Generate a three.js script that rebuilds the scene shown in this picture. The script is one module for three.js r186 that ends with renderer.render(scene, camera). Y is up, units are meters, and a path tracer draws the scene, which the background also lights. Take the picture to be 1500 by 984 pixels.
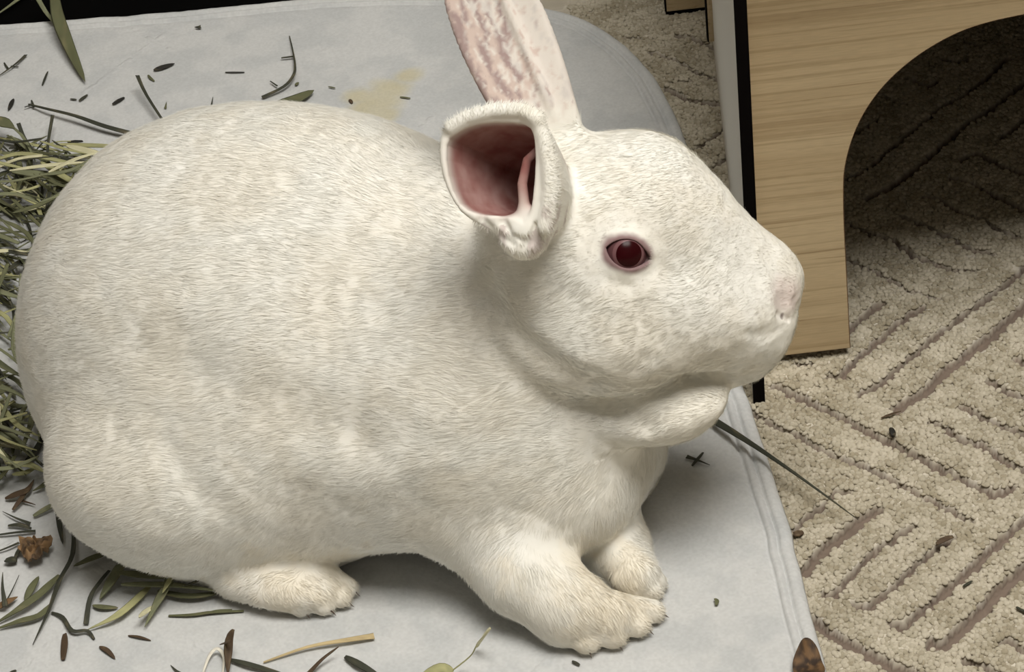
import * as THREE from 'three';
import { mergeGeometries } from 'three/addons/utils/BufferGeometryUtils.js';
import { RectAreaLightUniformsLib } from 'three/addons/lights/RectAreaLightUniformsLib.js';
import { RoundedBoxGeometry } from 'three/addons/geometries/RoundedBoxGeometry.js';

// ---------------------------------------------------------------- view numbers shared by camera and placement
const VIEW = { w: 1500, h: 984, f: 4000, dist: 1.45, pitch: 37 * Math.PI / 180, roll: 6.6 * Math.PI / 180 };
const EYE = [0, VIEW.dist * Math.sin(VIEW.pitch), VIEW.dist * Math.cos(VIEW.pitch)];
const sub = (a, b) => [a[0] - b[0], a[1] - b[1], a[2] - b[2]], add = (a, b) => [a[0] + b[0], a[1] + b[1], a[2] + b[2]], mul = (a, s) => [a[0] * s, a[1] * s, a[2] * s];
const dot = (a, b) => a[0] * b[0] + a[1] * b[1] + a[2] * b[2], len = (a) => Math.hypot(a[0], a[1], a[2]), unit = (a) => mul(a, 1 / (len(a) || 1));
const cross = (a, b) => [a[1] * b[2] - a[2] * b[1], a[2] * b[0] - a[0] * b[2], a[0] * b[1] - a[1] * b[0]];
const FWD = mul(EYE, -1 / VIEW.dist), RT0 = [1, 0, 0], UP0 = cross(RT0, FWD);
const CRT = add(mul(RT0, Math.cos(VIEW.roll)), mul(UP0, -Math.sin(VIEW.roll))), CUP = add(mul(UP0, Math.cos(VIEW.roll)), mul(RT0, Math.sin(VIEW.roll)));
const sight = (x, y) => add(mul(FWD, VIEW.f), add(mul(CRT, x - VIEW.w / 2), mul(CUP, VIEW.h / 2 - y)));
const ground = (x, y, h = 0) => { const d = sight(x, y), t = (h - EYE[1]) / d[1]; return add(EYE, mul(d, t)); };   // survey: the point at height h seen at pixel x, y
const atZ = (x, y, z) => { const d = sight(x, y), t = (z - EYE[2]) / d[2]; return add(EYE, mul(d, t)); };            // the point at depth z seen at pixel x, y
const clamp = (v, a, b) => v < a ? a : v > b ? b : v, lerp = (a, b, t) => a + (b - a) * t, smooth = (a, b, x) => { const t = clamp((x - a) / (b - a), 0, 1); return t * t * (3 - 2 * t); };
function rng(seed) { let s = seed >>> 0; return () => { s = (s + 0x6d2b79f5) >>> 0; let t = s; t = Math.imul(t ^ (t >>> 15), t | 1); t ^= t + Math.imul(t ^ (t >>> 7), t | 61); return ((t ^ (t >>> 14)) >>> 0) / 4294967296; }; }
function hash3(x, y, z) { let h = Math.imul(x, 374761393) ^ Math.imul(y, 668265263) ^ Math.imul(z, 2147483647 - 1013904223); h = Math.imul(h ^ (h >>> 13), 1274126177); return ((h ^ (h >>> 16)) >>> 0) / 4294967296; }
function noise3(x, y, z) {                                         // value noise, 0..1
  const xi = Math.floor(x), yi = Math.floor(y), zi = Math.floor(z), f = (t) => t * t * (3 - 2 * t), u = f(x - xi), v = f(y - yi), w = f(z - zi);
  const c = (a, b, d) => hash3(xi + a, yi + b, zi + d);
  return lerp(lerp(lerp(c(0, 0, 0), c(1, 0, 0), u), lerp(c(0, 1, 0), c(1, 1, 0), u), v), lerp(lerp(c(0, 0, 1), c(1, 0, 1), u), lerp(c(0, 1, 1), c(1, 1, 1), u), v), w);
}
const fbm = (x, y, z, o = 4) => { let s = 0, a = .5, t = 0; for (let i = 0; i < o; i++) { s += a * noise3(x, y, z); t += a; x = x * 2.03 + 7.1; y = y * 2.03 + 3.3; z = z * 2.03 + 1.7; a *= .5; } return s / t; };
// ---------------------------------------------------------------- camera, exposure, lamps
const scene = new THREE.Scene();
scene.background = new THREE.Color(0x000000);
const camera = new THREE.PerspectiveCamera(2 * Math.atan(VIEW.h / 2 / VIEW.f) * 180 / Math.PI, VIEW.w / VIEW.h, .05, 20);
camera.position.set(...EYE); camera.lookAt(0, 0, 0); camera.rotateZ(-VIEW.roll);
const renderer = new THREE.WebGLRenderer({ antialias: true });
renderer.toneMapping = THREE.LinearToneMapping; renderer.toneMappingExposure = 2.58;
renderer.shadowMap.enabled = true; renderer.shadowMap.type = THREE.PCFSoftShadowMap;
RectAreaLightUniformsLib.init();
const ROOM = { x0: -1.7, x1: 1.9, z0: -1.7, z1: 2.1, h: 2.3 };
const LAMPS = [                                                    // ceiling panels: x, z, width, depth, radiance
  { x: .42, z: .75, w: 1.2, d: .90, power: 5.1 },
  { x: -.75, z: -.55, w: .40, d: .40, power: 2 },
];
const LAMP_TINT = 0xfffbf4;

// ---------------------------------------------------------------- small helpers
const used = {};
const numbered = (n) => { const k = used[n] = (used[n] ?? -1) + 1; return k ? `${n}_${String(k).padStart(3, '0')}` : n; };
function tag(o, label, category, group, kind) { o.userData = { ...o.userData, label, ...(category && { category }), ...(group && { group }), ...(kind && { kind }) }; return o; }
function mesh(name, geo, mat, parent, topNumber = true) {
  const m = new THREE.Mesh(geo, mat); m.name = numbered(name); m.castShadow = m.receiveShadow = true; (parent || scene).add(m); return m;
}
function thing(name, label, category, pos = [0, 0, 0], group) { const g = new THREE.Group(); g.name = numbered(name); g.position.set(...pos); scene.add(g); return tag(g, label, category, group); }
function struct(name, geo, mat) { const m = mesh(name, geo, mat); m.userData.kind = 'structure'; return m; }
function box(x0, x1, y0, y1, z0, z1) { const g = new THREE.BoxGeometry(x1 - x0, y1 - y0, z1 - z0); g.translate((x0 + x1) / 2, (y0 + y1) / 2, (z0 + z1) / 2); return g; }
function geoFrom(pos, idx, extra = {}) {
  const g = new THREE.BufferGeometry(); g.setAttribute('position', new THREE.Float32BufferAttribute(pos, 3)); g.setIndex(idx);
  for (const [k, [a, n]] of Object.entries(extra)) g.setAttribute(k, new THREE.Float32BufferAttribute(a, n));
  if (!extra.normal) g.computeVertexNormals(); return g;
}
const lin = (hex) => { const c = new THREE.Color(hex); return [c.r, c.g, c.b]; };
const mix3 = (a, b, t) => [lerp(a[0], b[0], t), lerp(a[1], b[1], t), lerp(a[2], b[2], t)];
function texture(w, h, fn, srgb) {                                 // fn(i, j) -> [r, g, b] 0..255
  const d = new Uint8Array(w * h * 4);
  for (let j = 0; j < h; j++) for (let i = 0; i < w; i++) { const c = fn(i, j), k = 4 * (j * w + i); d[k] = clamp(c[0], 0, 255); d[k + 1] = clamp(c[1], 0, 255); d[k + 2] = clamp(c[2], 0, 255); d[k + 3] = 255; }
  const t = new THREE.DataTexture(d, w, h); t.magFilter = t.minFilter = THREE.LinearFilter; t.wrapS = t.wrapT = THREE.RepeatWrapping; if (srgb) t.colorSpace = THREE.SRGBColorSpace; t.needsUpdate = true; return t;
}

// ---------------------------------------------------------------- the room around
const wallMat = new THREE.MeshStandardMaterial({ color: 0x85817a, roughness: .95 }), ceilMat = new THREE.MeshStandardMaterial({ color: 0xb9b6b0, roughness: .95 });
{
  const { x0, x1, z0, z1, h } = ROOM, t = .12;
  struct('wall_left', box(x0 - t, x0, -.1, h + t, z0 - t, z1 + t), wallMat); struct('wall_right', box(x1, x1 + t, -.1, h + t, z0 - t, z1 + t), wallMat);
  struct('wall_back', box(x0, x1, -.1, h + t, z0 - t, z0), wallMat); struct('wall_front', box(x0, x1, -.1, h + t, z1, z1 + t), wallMat);
  struct('ceiling', box(x0, x1, h, h + t, z0, z1), ceilMat);
  LAMPS.forEach((L, i) => {
    const o = thing('ceiling_light', i ? 'smaller square ceiling light panel over the back of the room' : 'larger square ceiling light panel over the front right of the room', 'light', [L.x, h, L.z]);
    const fr = new THREE.MeshStandardMaterial({ color: 0xdddddd, roughness: .5 }), glow = new THREE.MeshStandardMaterial({ color: 0xffffff, emissive: LAMP_TINT, emissiveIntensity: 1.2, roughness: .6 });
    for (const s of [-1, 1]) { mesh('frame_bar', box(-L.w / 2 - .02, L.w / 2 + .02, -.03, 0, s * (L.d / 2 + .01) - .01, s * (L.d / 2 + .01) + .01), fr, o); mesh('frame_bar', box(s * (L.w / 2 + .01) - .01, s * (L.w / 2 + .01) + .01, -.03, 0, -L.d / 2, L.d / 2), fr, o); }
    mesh('diffuser', box(-L.w / 2, L.w / 2, -.02, -.002, -L.d / 2, L.d / 2), glow, o);
    const li = new THREE.RectAreaLight(LAMP_TINT, L.power, L.w, L.d); li.position.set(0, -.025, 0); li.lookAt(L.x, -10, L.z); li.rotation.set(-Math.PI / 2, 0, 0); o.add(li);
  });
}
// ---------------------------------------------------------------- the rabbit: one continuous skin meshed from a distance field
const PI = Math.PI, DEG = PI / 180;
// blob: ellipsoid at p with radii r; yaw turns its long axis from +x towards the camera side (+z), pitch lifts its front, bank rolls it
function blob(p, r, yaw = 0, pitch = 0, bank = 0) {
  const cy = Math.cos(yaw * DEG), sy = Math.sin(yaw * DEG), cp = Math.cos(pitch * DEG), sp = Math.sin(pitch * DEG);
  const X = [cy * cp, sp, sy * cp], Z0 = [-sy, 0, cy], Y0 = cross(Z0, X), cb = Math.cos(bank * DEG), sb = Math.sin(bank * DEG);
  const Y = add(mul(Y0, cb), mul(Z0, sb)), Z = add(mul(Z0, cb), mul(Y0, -sb));
  const [px, py, pz] = p, [rx, ry, rz] = r;
  return bounded((x, y, z) => {
    const dx = x - px, dy = y - py, dz = z - pz;
    const a = (dx * X[0] + dy * X[1] + dz * X[2]) / rx, b = (dx * Y[0] + dy * Y[1] + dz * Y[2]) / ry, c = (dx * Z[0] + dy * Z[1] + dz * Z[2]) / rz;
    const k0 = Math.sqrt(a * a + b * b + c * c), k1 = Math.sqrt(a * a / (rx * rx) + b * b / (ry * ry) + c * c / (rz * rz));
    return k1 < 1e-9 ? -Math.min(rx, ry, rz) : k0 * (k0 - 1) / k1;
  }, p, Math.max(rx, ry, rz));
}
function cone(p, q, ra, rb) {                                      // round capsule that tapers from ra to rb
  const d = sub(q, p), L2 = dot(d, d);
  return bounded((x, y, z) => {
    const vx = x - p[0], vy = y - p[1], vz = z - p[2], t = clamp((vx * d[0] + vy * d[1] + vz * d[2]) / L2, 0, 1);
    return Math.hypot(vx - d[0] * t, vy - d[1] * t, vz - d[2] * t) - lerp(ra, rb, t);
  }, mul(add(p, q), .5), len(d) / 2 + Math.max(ra, rb));
}
function bounded(f, c, R) { f.c = c; f.R = R; return f; }
const smin = (a, b, k) => { const h = Math.max(k - Math.abs(a - b), 0) / k; return Math.min(a, b) - h * h * k * .25; };
const smax = (a, b, k) => -smin(-a, -b, k);
const A = atZ, G = ground, PADTOP = .0088;
const join = (list) => (x, y, z) => {
  let d = 1;
  for (const [f, k] of list) { if (f.c && Math.hypot(x - f.c[0], y - f.c[1], z - f.c[2]) - f.R > d + k) continue; d = smin(d, f(x, y, z), k); }
  return d;
};

const body = join([                                                // [distance, blend]
  [blob(A(322, 440, .068), [.092, .093, .092], 22, -3), .03],       // hips
  [blob(A(240, 530, .070), [.063, .078, .072], 25), .03],          // rump
  [blob(A(500, 370, .090), [.085, .066, .066], 22, -6), .04],      // back
  [blob(A(252, 700, .154), [.060, .043, .044], 12, -4), .025],     // near haunch
  [blob(A(440, 550, .124), [.095, .068, .066], 22), .035],         // flank
  [blob(A(470, 650, .150), [.075, .032, .045], 22), .03],          // belly
  [blob(A(385, 752, .150), [.050, .026, .030], 14), .04],         // knee over the hind foot
  [blob(A(560, 676, .166), [.056, .026, .034], 18), .03],          // belly hanging over the gap between the legs
  [blob(A(600, 610, .156), [.060, .038, .048], 22), .03],
  [blob(A(700, 560, .150), [.068, .070, .062], 25, 6), .035],      // shoulder
  [blob(A(785, 660, .164), [.050, .044, .048], 25), .03],
  [blob(A(800, 705, .180), [.040, .028, .034], 20), .02],          // overhang of the chest         // chest
  [blob(A(868, 640, .132), [.036, .043, .038], 15), .03],
  [blob(A(745, 430, .128), [.058, .056, .050], 20, 25), .035],     // neck
]);
const head = join([
  [blob(A(885, 317, .156), [.049, .032, .040], 6, -8), .02],       // skull
  [cone(A(938, 299, .156), A(1090, 402, .164), .0295, .0215), .02], // bridge of the nose
  [blob(A(1112, 424, .164), [.0165, .020, .017], 5, -50), .012],    // nose
  [blob(A(1130, 420, .158), [.010, .016, .011], 5, -50), .006],
  [blob(A(1076, 480, .178), [.026, .0225, .021], 8, -10), .014],   // whisker pad
  [blob(A(1040, 512, .166), [.030, .015, .020], 8, -6), .014],     // chin
  [blob(A(884, 471, .181), [.048, .031, .036], 8, -6), .02],       // cheek
  [blob(A(830, 400, .161), [.040, .040, .040], 0, 0), .025],
  [blob(A(975, 430, .182), [.040, .020, .022], 10, -20), .02],     // below the eye
]);
const dewlap = join([
  [blob(A(985, 588, .191), [.0255, .0135, .022], 8, 8), .01],
  [blob(A(928, 586, .186), [.030, .014, .024], 8, -4), .012],
]);
const foot = (list, k) => join(list.map((f) => [f, k]));
// paw bones: [pixel x, pixel y, radius, height of the bone above the pad in radii]
const paw = (x, y, r, h = .85) => G(x, y, PADTOP + r * h), bone = (a, b) => cone(paw(...a), paw(...b), a[2], b[2]);
const nearArm = foot([cone(A(700, 760, .200), A(765, 838, .222), .024, .0185), cone(A(765, 838, .222), paw(832, 888, .0160), .0185, .0160), bone([832, 888, .0160], [890, 905, .0115])], .012);
const farArm = foot([cone(A(865, 740, .176), A(896, 795, .190), .0185, .0155), cone(A(896, 795, .190), paw(930, 842, .0112), .0155, .0112)], .012);
const hindFoot = join([[cone(A(262, 765, .130), paw(345, 832, .0115), .020, .0115), .01], [blob(paw(402, 848, .0115), [.031, .0112, .0165], Math.atan2(paw(490, 872, .01)[2] - paw(340, 836, .01)[2], paw(490, 872, .01)[0] - paw(340, 836, .01)[0]) / DEG), .012], [cone(A(430, 775, .145), paw(455, 836, .011), .015, .010), .008]]);
const toe = (a, b, ra, rb) => bone([a[0], a[1], ra, 1], [b[0], b[1], rb, .8]);
const nearToes = [toe([850, 906], [858, 938], .0092, .0062), toe([878, 908], [898, 930], .0092, .0062), toe([898, 904], [934, 914], .0092, .0062), toe([903, 895], [955, 895], .009, .0058)];
const farToes = [toe([932, 846], [953, 864], .0085, .0056), toe([924, 848], [934, 868], .0085, .0056), toe([940, 838], [959, 852], .008, .0054)];
const hindToes = [toe([424, 870], [440, 887], .0080, .0052), toe([446, 868], [474, 884], .0082, .0054), toe([464, 862], [498, 874], .0082, .0054), toe([474, 845], [508, 860], .0080, .0052)];
const toes = foot([...nearToes, ...farToes, ...hindToes], .0018);
// ---- ears
const ringDist = (P) => (u, v) => {                               // signed distance to a closed polygon
  let d = 1, s = 1;
  for (let i = 0, j = P.length - 1; i < P.length; j = i++) {
    const ex = P[j][0] - P[i][0], ey = P[j][1] - P[i][1], wx = u - P[i][0], wy = v - P[i][1], t = clamp((wx * ex + wy * ey) / (ex * ex + ey * ey), 0, 1);
    d = Math.min(d, (wx - ex * t) ** 2 + (wy - ey * t) ** 2);
    const a = v >= P[i][1], b = v < P[j][1], c = ex * wy > ey * wx; if ((a && b && c) || (!a && !b && !c)) s = -s;
  }
  return s * Math.sqrt(d);
};
const spline = (P, n, closed) => { const out = [], L = P.length; for (let i = 0; i < (closed ? L : L - 1); i++) for (let k = 0; k < n; k++) { const t = k / n, g = (q) => closed ? P[(q + L) % L] : P[clamp(q, 0, L - 1)], [a, b, c, d] = [g(i - 1), g(i), g(i + 1), g(i + 2)]; out.push(b.map((_, m) => .5 * (2 * b[m] + (c[m] - a[m]) * t + (2 * a[m] - 5 * b[m] + 4 * c[m] - d[m]) * t * t + (3 * b[m] - a[m] - 3 * c[m] + d[m]) * t * t * t))); } if (!closed) out.push(P[L - 1]); return out; };
const earO = A(728, 262, .202), earN = unit(add(unit(sub(EYE, earO)), [-.30, .05, 0])), earU = unit(cross([0, 1, 0], earN)), earV = cross(earN, earU);
const onEar = (x, y, w = 0) => { const o = add(earO, mul(earN, w)), d = sight(x, y), t = dot(sub(o, EYE), earN) / dot(d, earN); return add(EYE, mul(d, t)); };
const earUV = (p) => { const q = sub(p, earO); return [dot(q, earU), dot(q, earV), dot(q, earN)]; };
const rimPix = [[657, 183], [645, 205], [645, 240], [655, 276], [675, 310], [702, 329], [727, 345], [750, 362], [775, 366], [793, 350], [803, 325], [811, 270], [803, 228], [796, 195], [787, 172], [763, 158], [722, 156], [683, 167]];
const rim = ringDist(spline(rimPix.map(([x, y]) => earUV(onEar(x, y)).slice(0, 2)), 2, true));
const mouth = ringDist(spline([[668, 194], [654, 213], [657, 258], [674, 300], [700, 315], [728, 318], [752, 322], [770, 334], [779, 318], [786, 262], [787, 215], [782, 186], [750, 178], [700, 180]].map(([x, y]) => earUV(onEar(x, y)).slice(0, 2)), 2, true));
const earRoot = earUV(A(805, 285, .171)), EARL = -earRoot[2] + .004;
const nearEar = (x, y, z) => {
  const [u, v, w] = earUV([x, y, z]), far = Math.hypot(u, v, w); if (far > .075) return far - .055;
  const t = clamp(-w / EARL, 0, 1.15), s = lerp(1, .42, Math.pow(t, 1.3)), cu = earRoot[0] * t, cv = earRoot[1] * t, bend = .35 * u * u / .03 + (v > .02 ? (v - .02) * .5 : 0);
  const U = (u - cu) / s, V = (v - cv) / s, o = rim(U, V) * s, wr = w - .002;
  const outer = smax(smax(o, wr, .003), -w - EARL * 1.2, .004), inner = Math.max(mouth(U, V) * s + .0006 + t * .001, -w - EARL * .92);
  return smax(outer * .85, -inner * .85, .0015);
};
const tubeOn = (pts, r0, r1) => { const f = []; for (let i = 1; i < pts.length; i++) f.push(cone(pts[i - 1], pts[i], lerp(r0, r1, (i - 1) / (pts.length - 1)), lerp(r0, r1, i / (pts.length - 1)))); return (x, y, z) => { let d = 1; for (const g of f) d = Math.min(d, g(x, y, z)); return d; }; };
const earTrim = join([
  [tubeOn([[660, 186], [683, 172], [722, 162], [763, 161], [786, 172]].map(([x, y]) => onEar(x, y, .0025)), .0022, .0030), .003],
  [tubeOn([[788, 175], [798, 205], [805, 240], [808, 280], [798, 330]].map(([x, y]) => onEar(x, y, .0015)), .0026, .0034), .003],
  [tubeOn([[792, 215], [772, 235], [765, 270], [768, 300], [776, 330]].map(([x, y], i) => onEar(x, y, -.010 + i * .002)), .0016, .0026), .003],
  [blob(onEar(768, 346, -.007), [.0105, .0105, .009]), .006],
]);
const earFolds = (() => { const L = [[[706, 322], [728, 342], [752, 356]], [[738, 326], [752, 344], [770, 352]], [[786, 330], [778, 350], [766, 362]], [[800, 300], [795, 335], [786, 355]]].map((l) => tubeOn(l.map(([x, y]) => onEar(x, y, .001)), 0, 0)); return (x, y, z) => { let s = 0; for (const f of L) { const m = f(x, y, z); if (m < .006) s += .0016 * Math.exp(-m * m / (.002 * .002)); } return s; }; })();
const earB = A(806, 205, .140), earT = A(652, -150, .095), earAx = unit(sub(earT, earB)), EARH = len(sub(earT, earB)), earF = unit(sub(unit(sub(EYE, earB)), mul(earAx, dot(unit(sub(EYE, earB)), earAx)))), earS = cross(earAx, earF);   // far ear: up, face, side
const farEar = (x, y, z) => {
  const q = sub([x, y, z], earB), t = dot(q, earAx) / EARH, n = dot(q, earF), u = dot(q, earS); if (Math.abs(n) > .05 || Math.abs(u) > .05 || t < -.3 || t > 1.2) return Math.max(.02, len(q) - EARH - .02);
  const tc = clamp(t, 0, 1), half = .0156 + .0075 * Math.sin(Math.min(tc * 2.2, 1.57)) - .024 * Math.pow(tc, 4), w = u + .0;
  const curve = 9 * (w - .008) * (w - .008) - .002 + .0022 * Math.exp(-(((w - .006) / .0022) ** 2)) * smooth(.02, .2, t), th = lerp(.0048, .0022, smooth(0, .5, tc));
  return smax(smax(Math.abs(n - curve) * .8 - th, Math.abs(u) - half, .004), Math.max(-t - .15, t - 1) * EARH, .004);
};
const base = (x, y, z) => {
  let d = smin(body(x, y, z), dewlap(x, y, z), .016);
  d = smin(d, head(x, y, z), .006);
  return d;
};
// first hit of the line of sight through pixel x, y: where a face or fur mark sits on the skin
function hit(x, y, f = base) { const d = unit(sight(x, y)); let t = .85; for (let i = 0; i < 200; i++) { const p = add(EYE, mul(d, t)), s = f(...p); if (s < 2e-4) return p; t += s * .7; } return add(EYE, mul(d, t)); }
const eyeHit = hit(919, 371), eyeN = unit((() => { const e = .002, [x, y, z] = eyeHit; return [base(x + e, y, z) - base(x - e, y, z), base(x, y + e, z) - base(x, y - e, z), base(x, y, z + e) - base(x, y, z - e)]; })());
const EYER = .0098, eyeC = add(eyeHit, mul(eyeN, -.0062));
// a crease: a shallow valley along a line of pixels laid on the skin
function valley(pix, width, depth) {
  const pts = pix.map(([x, y]) => hit(x, y)), c = mul(pts.reduce(add), 1 / pts.length), R = Math.max(...pts.map((p) => len(sub(p, c)))) + width * 3, f = tubeOn(pts, 0, 0);
  return (x, y, z) => { if (Math.hypot(x - c[0], y - c[1], z - c[2]) > R) return 0; const m = f(x, y, z); return m > width * 3 ? 0 : depth * Math.exp(-(m * m) / (width * width)); };
}
const creases = [
  valley([[715, 425], [745, 475], [775, 510], [815, 540], [860, 562]], .007, .0055), valley([[205, 500], [265, 525], [330, 560], [400, 590], [505, 628]], .014, .0022),
  valley([[245, 665], [275, 705], [305, 735]], .008, .0014), valley([[880, 585], [905, 603], [950, 622]], .005, .003), valley([[1141, 460], [1149, 463], [1156, 467]], .0011, .0034),
  valley([[1098, 486], [1118, 492], [1142, 482]], .0030, .0007), valley([[1122, 372], [1140, 405], [1148, 440], [1148, 458]], .0035, .0010), valley([[960, 392], [985, 402], [1010, 400]], .005, .001), valley([[800, 420], [835, 440], [850, 500]], .008, .0012),
  valley([[965, 556], [1010, 553], [1060, 553]], .004, .0035), valley([[520, 640], [560, 660], [590, 640]], .01, .002), valley([[430, 740], [520, 760], [600, 740]], .014, .002),
];
const lidA = (() => { const a = hit(880, 369), b = hit(966, 392); return unit(sub(b, a)); })(), lidB = unit(cross(eyeN, lidA));
function skin(x, y, z) {
  let d = base(x, y, z);
  d = smin(d, farArm(x, y, z), .006);
  d = smin(d, hindFoot(x, y, z), .005);
  d = smin(d, nearArm(x, y, z), .012);
  d = smin(d, toes(x, y, z), .003);
  for (const c of creases) d += c(x, y, z);
  d += (fbm(x * 85, y * 85, z * 85, 2) - .5) * .0011 + (x > .03 && y > .08 ? (fbm(x * 190, y * 190, z * 190, 2) - .5) * .0010 : 0);
  const q = [x - eyeC[0], y - eyeC[1], z - eyeC[2]], r = Math.hypot(...q);
  if (r < .03) {                                                   // lids and socket
    const a = dot(q, lidA), b = dot(q, lidB), n = dot(q, eyeN);
    d = smin(d, r - EYER - .0010, .005);
    const rr = Math.abs(b) + .0039, open = Math.max(Math.hypot(a + .0003 - Math.max(0, a - .006) * .35, rr) - .0101, .0030 - n);   // almond opening, drawn out at the front corner
    d = smax(d, -open, .0014);
  }
  d = smin(d, nearEar(x, y, z), .005);
  if (Math.hypot(x - earO[0], y - earO[1], z - earO[2]) < .06) { d = smin(d, earTrim(x, y, z), .003); d += earFolds(x, y, z); }
  d = smin(d, farEar(x, y, z), .008);
  return Math.max(d, PADTOP - y);
}
// naive surface nets in a narrow band, then each vertex slid onto the surface
function meshField(field, lo, hi, h) {
  const n = [0, 1, 2].map((i) => Math.ceil((hi[i] - lo[i]) / h) + 1), [nx, ny, nz] = n, B = 8;
  const val = new Float32Array(nx * ny * nz).fill(1), at = (i, j, k) => i + nx * (j + ny * k);
  const half = B * h * .5, reach = half * 1.74 * 1.5 + h * 2;
  for (let bk = 0; bk < nz; bk += B) for (let bj = 0; bj < ny; bj += B) for (let bi = 0; bi < nx; bi += B) {
    const c = field(lo[0] + bi * h + half, lo[1] + bj * h + half, lo[2] + bk * h + half), far = Math.abs(c) > reach;
    for (let k = bk; k < Math.min(bk + B, nz); k++) for (let j = bj; j < Math.min(bj + B, ny); j++) for (let i = bi; i < Math.min(bi + B, nx); i++)
      val[at(i, j, k)] = far ? c : field(lo[0] + i * h, lo[1] + j * h, lo[2] + k * h);
  }
  const id = new Int32Array(nx * ny * nz).fill(-1), pos = [], idx = [];
  const C = []; for (let c = 0; c < 8; c++) C.push([c & 1, (c >> 1) & 1, c >> 2]);
  const EDG = []; for (let a = 0; a < 8; a++) for (const b of [1, 2, 4]) if (!(a & b)) EDG.push([a, a | b]);
  const v = new Float64Array(8);
  for (let k = 0; k < nz - 1; k++) for (let j = 0; j < ny - 1; j++) for (let i = 0; i < nx - 1; i++) {
    let m = 0; for (let c = 0; c < 8; c++) { v[c] = val[at(i + C[c][0], j + C[c][1], k + C[c][2])]; if (v[c] < 0) m |= 1 << c; }
    if (m === 0 || m === 255) continue;
    let s = 0, X = 0, Y = 0, Z = 0;
    for (const [a, b] of EDG) if (((m >> a) & 1) !== ((m >> b) & 1)) { const t = v[a] / (v[a] - v[b]); X += lerp(C[a][0], C[b][0], t); Y += lerp(C[a][1], C[b][1], t); Z += lerp(C[a][2], C[b][2], t); s++; }
    id[at(i, j, k)] = pos.length / 3; pos.push(lo[0] + (i + X / s) * h, lo[1] + (j + Y / s) * h, lo[2] + (k + Z / s) * h);
  }
  const quad = (a, b, c, d, flip) => { if (a < 0 || b < 0 || c < 0 || d < 0) return; flip ? idx.push(a, c, b, a, d, c) : idx.push(a, b, c, a, c, d); };
  for (let k = 1; k < nz - 1; k++) for (let j = 1; j < ny - 1; j++) for (let i = 1; i < nx - 1; i++) {
    const s0 = val[at(i, j, k)] < 0;
    if (s0 !== val[at(i + 1, j, k)] < 0) quad(id[at(i, j - 1, k - 1)], id[at(i, j, k - 1)], id[at(i, j, k)], id[at(i, j - 1, k)], !s0);
    if (s0 !== val[at(i, j + 1, k)] < 0) quad(id[at(i - 1, j, k - 1)], id[at(i - 1, j, k)], id[at(i, j, k)], id[at(i, j, k - 1)], !s0);
    if (s0 !== val[at(i, j, k + 1)] < 0) quad(id[at(i - 1, j - 1, k)], id[at(i, j - 1, k)], id[at(i, j, k)], id[at(i - 1, j, k)], !s0);
  }
  const P = new Float32Array(pos), N = new Float32Array(pos.length), e = h * .3;
  for (let i = 0; i < P.length; i += 3) for (let it = 0; it < 2; it++) {
    const x = P[i], y = P[i + 1], z = P[i + 2], d = field(x, y, z);
    let gx = field(x + e, y, z) - d, gy = field(x, y + e, z) - d, gz = field(x, y, z + e) - d;
    const g = Math.hypot(gx, gy, gz) || 1, sl = Math.max(g / e, .3); gx /= g; gy /= g; gz /= g;
    if (it < 1) { const mv = clamp(d / sl, -h * .6, h * .6); P[i] -= gx * mv; P[i + 1] -= gy * mv; P[i + 2] -= gz * mv; } else { N[i] = gx; N[i + 1] = gy; N[i + 2] = gz; }
  }
  return { position: P, normal: N, index: idx };
}
// finer triangles inside a ball: edges with both ends in it are halved, the new points slid onto the surface
function refine(M, field, c, R) {
  const P = Array.from(M.position), N = Array.from(M.normal), idx = [], mids = new Map(), near = (i) => Math.hypot(P[3 * i] - c[0], P[3 * i + 1] - c[1], P[3 * i + 2] - c[2]) < R, flag = new Uint8Array(P.length / 3);
  for (let i = 0; i < flag.length; i++) flag[i] = near(i) ? 1 : 0;
  const mid = (a, b) => {
    if (!flag[a] || !flag[b]) return -1; const k = a < b ? a * 4194304 + b : b * 4194304 + a; if (mids.has(k)) return mids.get(k);
    let p = [0, 1, 2].map((m) => (P[3 * a + m] + P[3 * b + m]) / 2), g; const e = .00025;
    for (let it = 0; it < 2; it++) { const [x, y, z] = p, d = field(x, y, z); g = [field(x + e, y, z) - d, field(x, y + e, z) - d, field(x, y, z + e) - d]; const l = len(g) || 1, mv = clamp(d / Math.max(l / e, .3), -.0006, .0006); g = mul(g, 1 / l); if (it < 1) p = sub(p, mul(g, mv)); }
    const id = P.length / 3; P.push(...p); N.push(...g); mids.set(k, id); return id;
  };
  for (let t = 0; t < M.index.length; t += 3) {
    const [a, b, d] = [M.index[t], M.index[t + 1], M.index[t + 2]], x = mid(a, b), y = mid(b, d), z = mid(d, a), n = (x >= 0) + (y >= 0) + (z >= 0);
    if (n === 3) idx.push(a, x, z, x, b, y, z, y, d, x, y, z); else if (n === 0) idx.push(a, b, d);
    else if (x >= 0) idx.push(a, x, d, x, b, d); else if (y >= 0) idx.push(a, b, y, a, y, d); else idx.push(a, b, z, z, b, d);   // both ends in the ball leave one or three halved edges
  }
  return { position: new Float32Array(P), normal: new Float32Array(N), index: idx };
}
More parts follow.
